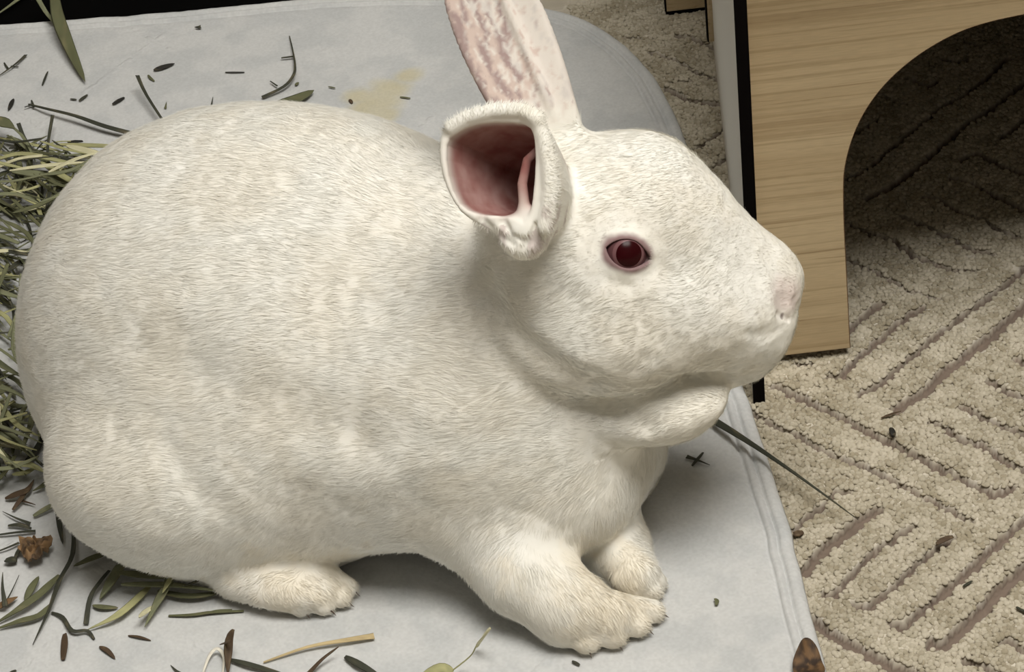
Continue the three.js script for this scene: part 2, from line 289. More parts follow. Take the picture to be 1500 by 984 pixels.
// ---------------------------------------------------------------- carpet: cut pile with carved lines, real relief
const GROOVES = [                                                  // carved lines surveyed as [width, [x, y], ...]
  'A', [14, [1137, 563], [1231, 607], [1289, 639], [1332, 660], [1374, 682], [1409, 699], [1461, 722], [1483, 711]], [9, [1085, 590], [1106, 604], [1140, 624], [1167, 633], [1200, 654], [1228, 667], [1267, 681], [1329, 711], [1378, 736], [1421, 759]],
  'B', [12, [1215, 549], [1231, 551], [1255, 522], [1293, 489], [1332, 459], [1351, 448]], [11, [1262, 572], [1289, 560], [1326, 529], [1353, 502], [1387, 478], [1417, 456], [1445, 435], [1466, 420], [1505, 386], [1570, 330]], [20, [1313, 596], [1356, 569], [1374, 551], [1411, 520], [1448, 493], [1472, 471], [1505, 443], [1570, 385]],
  'C', [13, [1225, 492], [1249, 474], [1283, 446], [1290, 442]], [7, [1230, 374], [1250, 381], [1289, 398], [1332, 423], [1374, 435]], [12, [1365, 616], [1387, 624], [1405, 639], [1441, 651], [1466, 667], [1484, 676], [1550, 708]], [11, [1408, 590], [1435, 606], [1472, 621], [1500, 633], [1560, 660]], [12, [1451, 555], [1472, 569], [1500, 578], [1560, 605]], [12, [1488, 522], [1500, 529], [1560, 556]], [7, [1165, 531], [1188, 530]],
  'D', [20, [1176, 837], [1193, 816], [1224, 788], [1261, 760], [1285, 743]], [8, [1162, 776], [1183, 754], [1208, 735], [1224, 717], [1241, 718]], [10, [1208, 866], [1222, 866], [1254, 831], [1282, 803], [1316, 782], [1338, 768]], [11, [1251, 882], [1273, 887], [1316, 850], [1341, 825], [1372, 800], [1393, 786]],
  'E', [14, [1304, 912], [1322, 915], [1362, 884], [1403, 847], [1440, 813], [1471, 785], [1500, 760], [1560, 706]], [20, [1366, 939], [1384, 942], [1434, 896], [1449, 878], [1477, 850], [1500, 831], [1560, 780]], [18, [1180, 900], [1196, 911], [1239, 936], [1285, 961], [1316, 976], [1370, 998]], [10, [1464, 939], [1477, 936], [1500, 949], [1560, 975]], [10, [1412, 967], [1434, 970], [1465, 987]],
  'F', [9, [1200, 305], [1242, 324], [1271, 338], [1311, 350], [1340, 371], [1368, 381], [1393, 393], [1429, 394]], [8, [1313, 312], [1352, 326], [1393, 346], [1419, 361], [1454, 369]], [9, [1354, 284], [1376, 289], [1403, 306], [1443, 320], [1464, 334], [1488, 344]], [9, [1389, 257], [1417, 261], [1454, 279], [1500, 304], [1550, 328]], [12, [1409, 230], [1433, 222], [1464, 237], [1500, 253], [1550, 276]],
  'G', [8, [1210, 282], [1242, 258], [1271, 245], [1301, 218], [1348, 179], [1382, 152], [1413, 136], [1450, 107], [1474, 83], [1490, 83]], [12, [1269, 289], [1311, 267], [1352, 235], [1397, 197], [1413, 179], [1450, 158], [1500, 118], [1560, 70]], [10, [1466, 199], [1500, 174], [1560, 125]], [7, [1215, 225], [1254, 193], [1287, 170]], [8, [1297, 138], [1326, 150]], [9, [1330, 111], [1360, 124], [1376, 114]], [7, [1380, 83], [1401, 87], [1413, 84]], [8, [1409, 57], [1435, 65]],
  'H', [8, [993, 50], [1012, 52], [1039, 66], [1100, 92]], [6, [954, 73], [981, 82], [1018, 104], [1051, 114], [1110, 138]], [13, [975, 128], [1012, 146], [1052, 150], [1100, 168]], [3, [984, 119], [1012, 116]], [6, [1000, 230], [1012, 220], [1057, 189], [1110, 150]], [6, [1020, 262], [1039, 247], [1060, 232], [1120, 186]], [6, [914, 53], [939, 53]],
].filter((g) => typeof g !== 'string').map(([w, ...p]) => ({ w: w / 3150, p: p.map(([x, y]) => { const q = ground(x, y, .002); return [q[0], q[2]]; }) }));
// beyond the picture the same carving goes on: blocks of parallel lines in two crossing directions
{
  const d2 = (a, b) => { const p = ground(...a, .002), q = ground(...b, .002), v = [q[0] - p[0], q[2] - p[2]], l = Math.hypot(...v); return [v[0] / l, v[1] / l]; };
  const dA = d2([1137, 563], [1409, 699]), dB = d2([1313, 596], [1500, 447]), S = .105, o = ground(1313, 596, .002);
  for (let i = -9; i < 9; i++) for (let j = -9; j < 9; j++) {
    const cx = o[0] + (i + .5) * S * dA[0] + (j + .5) * S * dB[0], cz = o[2] + (i + .5) * S * dA[1] + (j + .5) * S * dB[1], q = sub([cx, 0, cz], EYE), zz = dot(q, FWD), px = 750 + VIEW.f * dot(q, CRT) / zz, py = 492 - VIEW.f * dot(q, CUP) / zz;
    if (cx < .06 || cx > .62 || cz < -.5 || cz > .66 || (px < 1750 && py < 1230 && py > -280)) continue;
    const [u, v] = (i + j) % 2 ? [dA, dB] : [dB, dA];
    for (let k = -2; k <= 2; k++) { const m = k * S / 5; GROOVES.push({ w: .0035, p: [-.42, 0, .42].map((t) => [cx + u[0] * t * S + v[0] * m, cz + u[1] * t * S + v[1] * m]) }); }
  }
}
const CELL = .03, grooveGrid = new Map();
for (const g of GROOVES) for (let i = 1; i < g.p.length; i++) {
  const [a, b] = [g.p[i - 1], g.p[i]], m = .012; const s = [a, b, g.w];
  for (let X = Math.floor((Math.min(a[0], b[0]) - m) / CELL); X <= Math.floor((Math.max(a[0], b[0]) + m) / CELL); X++) for (let Z = Math.floor((Math.min(a[1], b[1]) - m) / CELL); Z <= Math.floor((Math.max(a[1], b[1]) + m) / CELL); Z++) { const k = X + ',' + Z; if (!grooveGrid.has(k)) grooveGrid.set(k, []); grooveGrid.get(k).push(s); }
}
function carved(x, z, wider = 0) {                                            // 1 in the bed of a carved line, 0 on the pile
  const L = grooveGrid.get(Math.floor(x / CELL) + ',' + Math.floor(z / CELL)); if (!L) return 0;
  let best = 1;
  const rag = (fbm(x * 330, 1.5, z * 330, 2) - .5) * .0042;
  for (const [a, b, w] of L) { const ex = b[0] - a[0], ez = b[1] - a[1], t = clamp(((x - a[0]) * ex + (z - a[1]) * ez) / (ex * ex + ez * ez), 0, 1), d = Math.hypot(x - a[0] - ex * t, z - a[1] - ez * t) - w * .5; best = Math.min(best, d - wider); }
  return 1 - smooth(-.0007, .0007, best + rag);
}
{
  const axis = (lo, a, b, mid, hi, h) => { const r = []; for (let i = 0; i < 16; i++) r.push(lerp(lo, a, i / 16)); for (let v = a; v < b; v += h) r.push(v); for (let v = b; v < mid; v += .0032) r.push(v); for (let i = 0; i <= 12; i++) r.push(lerp(mid, hi, i / 12)); return r; };
  const X = axis(ROOM.x0, .055, .345, .62, ROOM.x1, .0011), Z = axis(ROOM.z0, -.34, .335, .66, ROOM.z1, .0014), pos = [], col = [], idx = [];
  const pile = lin(0xb9b1a0), pale = lin(0xcdc6b8), tan = lin(0xa59c8a), bed = lin(0x6f6257), bed2 = lin(0x7f7064);
  for (const z of Z) for (const x of X) {
    const fine = x > .05 && x < .6 && z > -.45 && z < .65, c = fine ? carved(x, z) : 0;
    const tuft = fine ? fbm(x * 300, .3, z * 300, 3) : .5, grain = fine ? noise3(x * 760, 5.1, z * 760) : .5, roll = fine ? fbm(x * 45, 2.2, z * 45, 2) : .5;
    pos.push(x, lerp(.0004 + (tuft - .5) * .0022 + (grain - .5) * .0008 + (roll - .5) * .0016, -.0034 + (grain - .5) * .0006, c), z);
    const n = fine ? fbm(x * 90, 4.4, z * 90, 3) : .5, p = mix3(mix3(pile, pale, smooth(.45, .75, tuft)), tan, smooth(.5, .75, n) * .8);
    col.push(...mix3(mul(p, .9 + .2 * grain), mul(mix3(bed, bed2, n), .9 + .2 * grain), Math.min(1, c * 1.6)));
  }
  const nx = X.length; for (let j = 0; j < Z.length - 1; j++) for (let i = 0; i < nx - 1; i++) { const a = j * nx + i; idx.push(a, a + nx, a + 1, a + 1, a + nx, a + nx + 1); }
  struct('floor', geoFrom(pos, idx, { color: [col, 3] }), new THREE.MeshStandardMaterial({ vertexColors: true, roughness: 1 }));
  // the pile: one small tuft per knot of yarn, none in the carved lines
  const R = rng(31), list = []; const g = new THREE.IcosahedronGeometry(1, 1);
  for (let x = .06; x < .345; x += .0017) for (let z = -.335; z < .33; z += .0017) { const px = x + (R() - .5) * .0017, pz = z + (R() - .5) * .0017, s = 1 + .5 * R(), a = R() * 6.28, t = R(), e = R(); if (carved(px, pz, .0009) < .3) list.push([px, pz, s, a, t, e]); }
  for (let x = .06; x < .62; x += .0031) for (let z = -.34; z < .66; z += .0031) { const px = x + (R() - .5) * .003, pz = z + (R() - .5) * .003, s = 1.9 + .8 * R(), a = R() * 6.28, t = R(), e = R(); if ((px > .345 || pz > .33) && carved(px, pz, .0012) < .3) list.push([px, pz, s, a, t, e]); }
  const tufts = new THREE.InstancedMesh(g, new THREE.MeshStandardMaterial({ color: 0xffffff, roughness: 1 }), list.length), M4 = new THREE.Matrix4(), Q = new THREE.Quaternion(), cc = new THREE.Color(), base = lin(0xafa794), hi = lin(0xbfb7a5), lo = lin(0x9b927d);
  list.forEach(([px, pz, s, a, t, e], i) => {
    Q.setFromEuler(new THREE.Euler((t - .5) * .9, a, (e - .5) * .9)); const roll = fbm(px * 45, 2.2, pz * 45, 2), n = fbm(px * 120, 3.1, pz * 120, 3);
    M4.compose(new THREE.Vector3(px, .0006 + (roll - .5) * .0018 + (t - .5) * .0012, pz), Q, new THREE.Vector3(.00130 * s, .0009 * (.8 + .5 * e), .00105 * s)); tufts.setMatrixAt(i, M4);
    const q = n + (e - .5) * .5; cc.setRGB(...(q > .5 ? mix3(base, hi, smooth(.5, .8, q)) : mix3(base, lo, smooth(.5, .2, q)))); tufts.setColorAt(i, cc);
  });
  tufts.name = 'carpet_pile'; tufts.castShadow = tufts.receiveShadow = true; scene.add(tufts); tag(tufts, 'beige cut carpet pile standing between the carved lines', 'carpet pile', null, 'stuff');
  struct('floor_base', box(ROOM.x0, ROOM.x1, -.1, -.012, ROOM.z0, ROOM.z1), wallMat);
}

// ---------------------------------------------------------------- quilted white pad
const PADY = .0075;
const padHeight = (x, z) => PADY + (fbm(x * 14, 9.1, z * 14, 3) - .5) * .0022;
{
  const g2 = (x, y) => { const q = ground(x, y, .006); return [q[0], q[2]]; };
  const edge = spline([[-300, 60], [-120, 46], [0, 37], [120, 29], [240, 21], [360, 9], [480, -2], [640, -6], [760, 6], [830, 21], [872, 38], [908, 62], [940, 92], [966, 125], [985, 162], [1000, 200], [1012, 240], [1045, 380], [1068, 480], [1086, 560], [1098, 592], [1116, 648], [1138, 716], [1160, 790], [1180, 868], [1196, 930], [1212, 990], [1232, 1080]].map(([x, y]) => g2(x, y)), 10);
  const last = edge[edge.length - 1], first = edge[0];
  edge.push([last[0] - .03, last[1] + .03], [last[0] - .3, last[1] + .035], [-.56, last[1] + .03], [-.6, .1], [-.58, first[1] + .03]);
  const ring = []; { const L = [0]; for (let i = 1; i <= edge.length; i++) L.push(L[i - 1] + Math.hypot(edge[i % edge.length][0] - edge[i - 1][0], edge[i % edge.length][1] - edge[i - 1][1])); const T = L[L.length - 1], N = 900; let k = 0; for (let i = 0; i < N; i++) { const s = i / N * T; while (L[k + 1] < s) k++; const t = (s - L[k]) / (L[k + 1] - L[k] || 1), a = edge[k], b = edge[(k + 1) % edge.length]; ring.push([lerp(a[0], b[0], t), lerp(a[1], b[1], t)]); } }
  const N = ring.length, C = [-.12, .03], inset = ring.map((p, i) => { const a = ring[(i + N - 3) % N], b = ring[(i + 3) % N], d = [b[0] - a[0], b[1] - a[1]], l = Math.hypot(...d) || 1, n = [-d[1] / l, d[0] / l], s = Math.sign(n[0] * (C[0] - p[0]) + n[1] * (C[1] - p[1])) || 1; return [n[0] * s, n[1] * s]; });
  // from the turned-under edge inwards: [distance from the edge, height]
  const prof = [[.004, .0035], [.0005, .0036], [-.0006, .0048], [0, .0062], [.0010, .0072], [.0025, .0081], [.0045, .0084], [.006, .0076], [.0068, .0060], [.0076, .0068], [.009, .0082], [.0105, .0082], [.0115, .0070], [.0122, .0058], [.0132, .0067], [.0150, .0076], [.018, .0075]];
  const pos = [], uv = [], idx = [], M = 70;
  const put = (x, y, z) => { pos.push(x, y, z); uv.push(x, z); };
  prof.forEach(([d, h], r) => ring.forEach((p, i) => { const wob = (noise3(i * .21, 3, 1) - .5) * .0012, dd = d + wob * (r > 1 ? 1 : .6), x = p[0] + inset[i][0] * dd, z = p[1] + inset[i][1] * dd; put(x, h + (r > 2 ? padHeight(x, z) - PADY : 0) * Math.min(1, r / 8) + (noise3(i * .6, r, 5) - .5) * .0005, z); }));
  for (let r = 1; r <= M; r++) ring.forEach((p, i) => { const t = r / M, s = 1 - (1 - t) * (1 - t) * .0 - 0, x0 = p[0] + inset[i][0] * .018, z0 = p[1] + inset[i][1] * .018, x = lerp(x0, C[0], t * .999), z = lerp(z0, C[1], t * .999); put(x, padHeight(x, z), z); });
  const R = prof.length + M; for (let r = 0; r < R - 1; r++) for (let i = 0; i < N; i++) { const a = r * N + i, b = r * N + (i + 1) % N; idx.push(a, a + N, b, b, a + N, b + N); }
  const g = geoFrom(pos, idx, { uv: [uv, 2] });
  { const nn = g.attributes.normal; let up = 0; for (let i = nn.count - 50; i < nn.count; i++) up += nn.getY(i); if (up < 0) { const ix = g.index.array; for (let i = 0; i < ix.length; i += 3) { const t = ix[i + 1]; ix[i + 1] = ix[i + 2]; ix[i + 2] = t; } g.computeVertexNormals(); } }
  // cloth: cool white with faint grey soiling, one yellow stain, a few flattened quilt stitches
  const S = 2048, SPAN = 1.0, ux = (i) => i / S * SPAN - .62, uz = (j) => j / S * SPAN - .5;
  const W0 = [200, 201, 200], W1 = [190, 192, 192], ST = [196, 188, 158];
  const blobs = [[550, 150, .019], [533, 158, .015], [572, 130, .015], [594, 110, .011], [522, 142, .012], [560, 168, .013]].map(([x, y, r]) => { const q = ground(x, y, PADY); return [q[0], q[2], r]; });
  const map = texture(S, S, (i, j) => {
    const x = ux(i), z = uz(j), n = fbm(x * 60, 1, z * 60, 4), gr = noise3(x * 900, 2, z * 900); let st = 0;
    for (const [bx, bz, r] of blobs) st = Math.max(st, 1 - smooth(.35, 1.2, Math.hypot(x - bx, (z - bz) * 1.0) / r + (n - .5) * .9));
    const c = mix3(W0, W1, smooth(.35, .7, n)); const k = .975 + .05 * gr; return mul(mix3(c, ST, st * (.55 + .45 * n)), k);
  }, true);
  const bump = texture(S, S, (i, j) => {
    const x = ux(i), z = uz(j), weave = noise3(x * 1500, 1, z * 1500) * .5 + fbm(x * 300, 4, z * 300, 3) * .9;
    const q = (a) => { const s = (a / .105) % 1, f = Math.abs(((s + 1) % 1) - .5) * .105; return f; };                    // diamond stitch rows, broken by wear
    const d = Math.min(q(x * .78 + z * .62), q(x * .78 - z * .62)), wear = smooth(.42, .6, fbm(x * 25, 7, z * 25, 3)), dash = noise3(x * 260, 8, z * 260);
    const v = .4 * weave + wear * .55 * smooth(.0022, .0006, d) * smooth(.35, .65, dash) + .35 * fbm(x * 80, 6, z * 80, 2);
    return [v * 160, v * 160, v * 160];
  });
  for (const t of [map, bump]) { t.wrapS = t.wrapT = THREE.ClampToEdgeWrapping; t.repeat.set(1 / SPAN, 1 / SPAN); t.offset.set(.62 / SPAN, .5 / SPAN); }
  const pad = mesh('quilted_pad', g, new THREE.MeshStandardMaterial({ map, bumpMap: bump, bumpScale: .0011, roughness: .95 }));
  tag(pad, 'white quilted absorbent pad with stitched rounded hem under the rabbit', 'pad');
}
// thin flat black sheet beyond the far edge of the pad
{
  const q = ground(0, 36, 0), z = q[2];
  const g = new RoundedBoxGeometry(1.04, .0028, .6, 2, .0012); g.translate(-.61, .0021, -.362 - .3);
  tag(mesh('black_sheet', g, new THREE.MeshPhysicalMaterial({ color: 0x020202, roughness: 1, specularIntensity: .15 })), 'plain black sheet lying on the carpet past the far hem of the white pad', 'mat');
}
// ---------------------------------------------------------------- plywood hideout with an arched doorway
const woodMap = (() => {                                          // pale veneer, .5 m x .25 m: fine level grain with short dark pores
  const W = 2048, H = 1024, light = [203, 183, 148], mid = [192, 171, 136], dark = [134, 110, 78], R = rng(5), mark = new Float32Array(W * H);
  for (let n = 0; n < 260; n++) {
    const x0 = R() * W, y0 = R() * H, L = 120 + 700 * R() * R(), wd = .5 + 1.3 * R() * R(), k = .25 + .75 * R() * R(), sl = (R() - .5) * .02, ph = R() * 9;
    for (let i = 0; i < L; i++) { const t = i / L, a = k * Math.min(1, t * 6, (1 - t) * 4) * (.5 + .5 * noise3(i * .05, n, 1)), yc = y0 + sl * i + 2.5 * (noise3(i * .012 + ph, n, 4) - .5), X = Math.floor(x0 + i) % W; for (let o = -3; o <= 3; o++) { const Y = ((Math.round(yc) + o) % H + H) % H, f = a * Math.exp(-(((Math.round(yc) + o - yc) / wd) ** 2)); mark[Y * W + X] = Math.max(mark[Y * W + X], f); } }
  }
  return texture(W, H, (i, j) => {
    const u = i / W * .5, v = j / H * .25, y = v + fbm(u * 5, v * 9, 3, 2) * .005, n = fbm(u * 7, y * 700, 1, 3), m = fbm(u * 4, y * 80, 4, 3), pore = noise3(u * 220, y * 3000, 3);
    return mul(mix3(mix3(light, mid, smooth(.3, .7, m) * .8), dark, clamp(mark[j * W + i] * .85 + smooth(.5, .8, n) * .28, 0, 1)), .97 + .06 * pore);
  }, true);
})();
const veneer = new THREE.MeshStandardMaterial({ map: woodMap, roughness: .62 }), burnt = new THREE.MeshPhysicalMaterial({ color: 0x060303, roughness: .9, specularIntensity: .2 });
const paleFace = new THREE.MeshStandardMaterial({ color: 0xe4e0d6, roughness: .6 }), dimmedInnerFace = new THREE.MeshStandardMaterial({ color: 0x54473a, roughness: .8 });  // inner plywood coloured darker than the veneer to deepen the shade inside
{
  const ZF = .0515, TH = .006, o = thing('wooden_hideout', 'light plywood pet hideout with a tall arched doorway and black burnt edges', 'pet house', [.25, 0, -.08]);
  const local = (g) => { g.translate(-.25, 0, .08); return g; };
  const P = (x, y) => { const q = atZ(x, y, ZF); return [q[0], q[1]]; };
  const yb = P(1195, 515)[1], xl = P(1094, 320)[0] - .001, HT = .315;
  const left = [[1246, 511], [1243, 450], [1240, 390], [1237, 330], [1236, 280], [1238, 245], [1248, 205], [1265, 167], [1290, 131], [1322, 99], [1360, 71], [1405, 47], [1450, 32], [1500, 21]].map(([x, y]) => P(x, y));
  const top = left[left.length - 1], CX = top[0] + .030, mid = spline([...left, [CX - .014, top[1] + .0018]], 4), arch = [...mid, [CX, top[1] + .0026], ...mid.slice().reverse().map(([x, y]) => [2 * CX - x, y])], xr = 2 * CX - xl;
  const sh = new THREE.Shape(); sh.moveTo(xl, yb); sh.lineTo(arch[0][0], yb); for (const [x, y] of arch) sh.lineTo(x, Math.max(y, yb)); sh.lineTo(arch[arch.length - 1][0], yb); sh.lineTo(xr, yb); sh.lineTo(xr, HT); sh.lineTo(xl, HT); sh.closePath();
  const eg = new THREE.ExtrudeGeometry(sh, { depth: TH, bevelEnabled: true, bevelThickness: .0005, bevelSize: .0005, bevelOffset: -.0005, bevelSegments: 2, curveSegments: 4 }); eg.translate(0, 0, ZF - TH);
  { const uv = eg.attributes.uv; for (let i = 0; i < uv.count; i++) uv.setXY(i, eg.attributes.position.getX(i) * 2 + .31, eg.attributes.position.getY(i) * 4 + .1); }
  mesh('front_panel', local(eg), [veneer, new THREE.MeshStandardMaterial({ color: 0x6d5238, roughness: .8 })], o);
  // side panel: runs back from a burnt front edge that stands a little before the front panel
  const a = ground(1104, 592, .001), b = ground(1048, 96, .001), dir = unit([b[0] - a[0], 0, b[2] - a[2]]), L = len(sub([b[0], 0, b[2]], [a[0], 0, a[2]])), nrm = [-dir[2], 0, dir[0]];      // nrm points right, into the house
  const side = (u0, u1, n0, n1, y0, y1) => { const pts = []; for (const y of [y0, y1]) for (const [u, n] of [[u0, n0], [u1, n0], [u1, n1], [u0, n1]]) pts.push([a[0] + dir[0] * u + nrm[0] * n, y, a[2] + dir[2] * u + nrm[2] * n]); return boxFrom(pts); };
  mesh('side_panel', local(side(.0012, L + .104, 0, .0058, .001, HT + .004)), paleFace, o);
  mesh('burnt_edge', local(side(0, .0012, -.0001, .0059, .001, HT + .004)), burnt, o);
  mesh('side_panel', local(box(xr - .006, xr, .004, HT, -.34, ZF - TH)), dimmedInnerFace, o);
  mesh('roof_panel', local(box(a[0] - .008, xr + .02, HT + .004, HT + .010, -.36, a[2] + .012)), veneer, o);
  const back = mesh('back_panel', local(box(b[0] - .004, xr, .004, HT, -.346, -.340)), dimmedInnerFace, o);
  // the tab of the back panel that pokes out through the side panel
  const t0 = ground(1036, 66, .0), tx0 = atZ(1037, 40, b[2])[0], tx1 = atZ(1052, 60, b[2])[0];
  const yTab = atZ(1046, 58, b[2])[1];
  mesh('tab', local(box(tx0, tx1, yTab, HT, b[2] - .004, b[2] + .002)), veneer, o); mesh('burnt_edge', local(box(tx0 - .0008, tx0, yTab, HT, b[2] - .004, b[2] + .0021)), burnt, o);
  mesh('tab_foot', local(box(tx0 + .0035, tx1 - .0002, -.002, yTab, b[2] - .004, b[2] + .001)), burnt, o);
  // board standing on the carpet behind
  const c0 = ground(977, 19, .002), c1 = ground(1036, 13, .002), bd = thing('plywood_board', 'low piece of plywood on the carpet behind the hideout, dark lower edge', 'board', [(c0[0] + c1[0]) / 2, 0, c0[2]]);
  const w = (c1[0] - c0[0]); { const g = box(-w / 2, w / 2, .003, .12, -.006, 0); mesh('face', g, veneer, bd); mesh('burnt_edge', box(-w / 2 - .0008, w / 2, .0005, .003, -.006, .0004), burnt, bd); mesh('burnt_edge', box(-w / 2 - .0009, -w / 2 - .0001, .003, .12, -.006, .0004), burnt, bd); }
}
function boxFrom(p) { const pos = [], idx = [], f = [[0, 1, 2, 3], [7, 6, 5, 4], [0, 4, 5, 1], [1, 5, 6, 2], [2, 6, 7, 3], [3, 7, 4, 0]]; const c = mul(p.reduce(add), 1 / 8); for (const q of f) { const [A_, B_, C_] = [p[q[0]], p[q[1]], p[q[2]]], n = cross(sub(B_, A_), sub(C_, A_)), out = dot(n, sub(A_, c)) > 0, k = pos.length / 3; for (const i of q) pos.push(...p[i]); out ? idx.push(k, k + 1, k + 2, k, k + 2, k + 3) : idx.push(k, k + 2, k + 1, k, k + 3, k + 2); } return geoFrom(pos, idx); }
// ---------------------------------------------------------------- rabbit: skin, coat, eyes, claws
let SKIN = meshField(skin, [-.27, -.002, -.06], [.16, .30, .27], .0015);
for (const [c, R] of [[eyeHit, .020], [eyeHit, .0165], [hit(1146, 462), .016], [hit(1146, 462), .011], [earO, .043], [A(905, 918, .248), .026], [A(488, 880, .197), .024], [A(955, 868, .208), .020]]) SKIN = refine(SKIN, skin, c, R);
const RB = [-.06, PADTOP, .11], rabbit = thing('rabbit', 'white rabbit with pink ears crouching on the white pad, head facing the wooden hideout', 'rabbit', RB);
const inEar = (x, y, z) => {                                       // 1 inside the cup of the near ear
  const [u, v, w] = earUV([x, y, z]); if (Math.hypot(u, v, w) > .05) return 0;
  const t = clamp(-w / EARL, 0, 1.15), s = lerp(1, .42, Math.pow(t, 1.3)); const m = mouth((u - earRoot[0] * t) / s, (v - earRoot[1] * t) / s) * s;
  return smooth(.0030, -.0006, m) * smooth(.004, -.006, w);
};
const inCup = (x, y, z) => { const [u, v, w] = earUV([x, y, z]); return Math.hypot(u, v, w) < .05 && w > -EARL * .8 && mouth(u, v) < .0006; };
const farT = (x, y, z) => dot(sub([x, y, z], earB), earAx) / EARH;
const nosePt = hit(1156, 432), nostril = hit(1149, 463), eyeMark = eyeHit;
{
  const { position: P, normal: Nn, index } = SKIN, n = P.length / 3, col = new Float32Array(P.length), pos = new Float32Array(P.length);
  const white = lin(0xf4f3ec), cream = lin(0xf0ebde), pink = lin(0xd2bdb3), red = lin(0x935049), deep = lin(0x7d3f3a), rimPink = lin(0xd8c8c2), rosy = lin(0xa08684), lid = lin(0x7c585b);
  const ivory = [[A(450, 868, .195), .034], [A(870, 905, .242), .036], [A(945, 850, .205), .020]], soiled = lin(0xebdfc6);
  for (let i = 0; i < n; i++) {
    const x = P[3 * i], y = P[3 * i + 1], z = P[3 * i + 2], m = fbm(x * 38, y * 38, z * 38, 3), k = fbm(x * 160, y * 160, z * 160, 3);
    let best = 0; for (const [q, rad] of ivory) best = Math.max(best, smooth(1.2, .5, Math.hypot(x - q[0], y - q[1], z - q[2]) / rad + (m - .5) * 2 + (k - .5) * 1.2));   // feet a little yellowed
    let c = mix3(mix3(white, cream, smooth(.32, .68, m * .7 + k * .3) * .6), soiled, best * (.3 + .6 * k));
    const e = inEar(x, y, z); if (e) c = mix3(c, mix3(red, deep, k), e * (.75 + .25 * k));
    { const q = earUV([x, y, z]), rq = Math.hypot(q[0], q[1], q[2]); if (rq < .045 && nearEar(x, y, z) < .006 && !e) c = mix3(c, rosy, smooth(.5, .72, fbm(q[0] * 220, q[1] * 90, q[2] * 160, 3)) * .55 * smooth(.002, -.012, q[1] + .004)); }
    const ft = farT(x, y, z); if (ft > .0) { const q = sub([x, y, z], earB), u = dot(q, earS); if (Math.abs(u) < .035 && Math.abs(dot(q, earF)) < .03) { const veinShade = smooth(.46, .66, fbm(u * 420, ft * 14, 3, 3) - u * 5), hairLight = smooth(.35, .6, fbm(u * 900, ft * 30, 8, 3) + u * 14); c = mix3(c, mix3(mix3(pink, rosy, veinShade), white, hairLight * .6), smooth(.02, .16, ft + (k - .5) * .12) * .9); } }  // veins and hair; fold shading painted in too, paler right, duller left
    const de = Math.hypot(x - eyeMark[0], y - eyeMark[1], z - eyeMark[2]); if (de < .024) c = mix3(c, lid, (1 - smooth(.0078, .0112, Math.hypot(dot(sub([x, y, z], eyeMark), lidA) * .82, dot(sub([x, y, z], eyeMark), lidB) * 1.12) + (k - .5) * .003)) * .9);
    const dn = Math.hypot(x - nosePt[0], y - nosePt[1], z - nosePt[2]); const dh = Math.hypot(x - nostril[0], y - nostril[1], z - nostril[2]); if (dh < .004) c = mix3(c, lin(0x3f2420), 1 - smooth(.0014, .0023, dh)); if (dn < .03) c = mix3(c, rimPink, (1 - smooth(.004, .014, dn + (k - .5) * .01)) * .7);
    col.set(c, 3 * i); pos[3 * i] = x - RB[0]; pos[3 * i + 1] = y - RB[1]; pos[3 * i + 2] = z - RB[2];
  }
  SKIN.color = col;
  mesh('body', geoFrom(pos, index, { normal: [Nn, 3], color: [col, 3] }), new THREE.MeshStandardMaterial({ vertexColors: true, roughness: .95 }), rabbit);
}
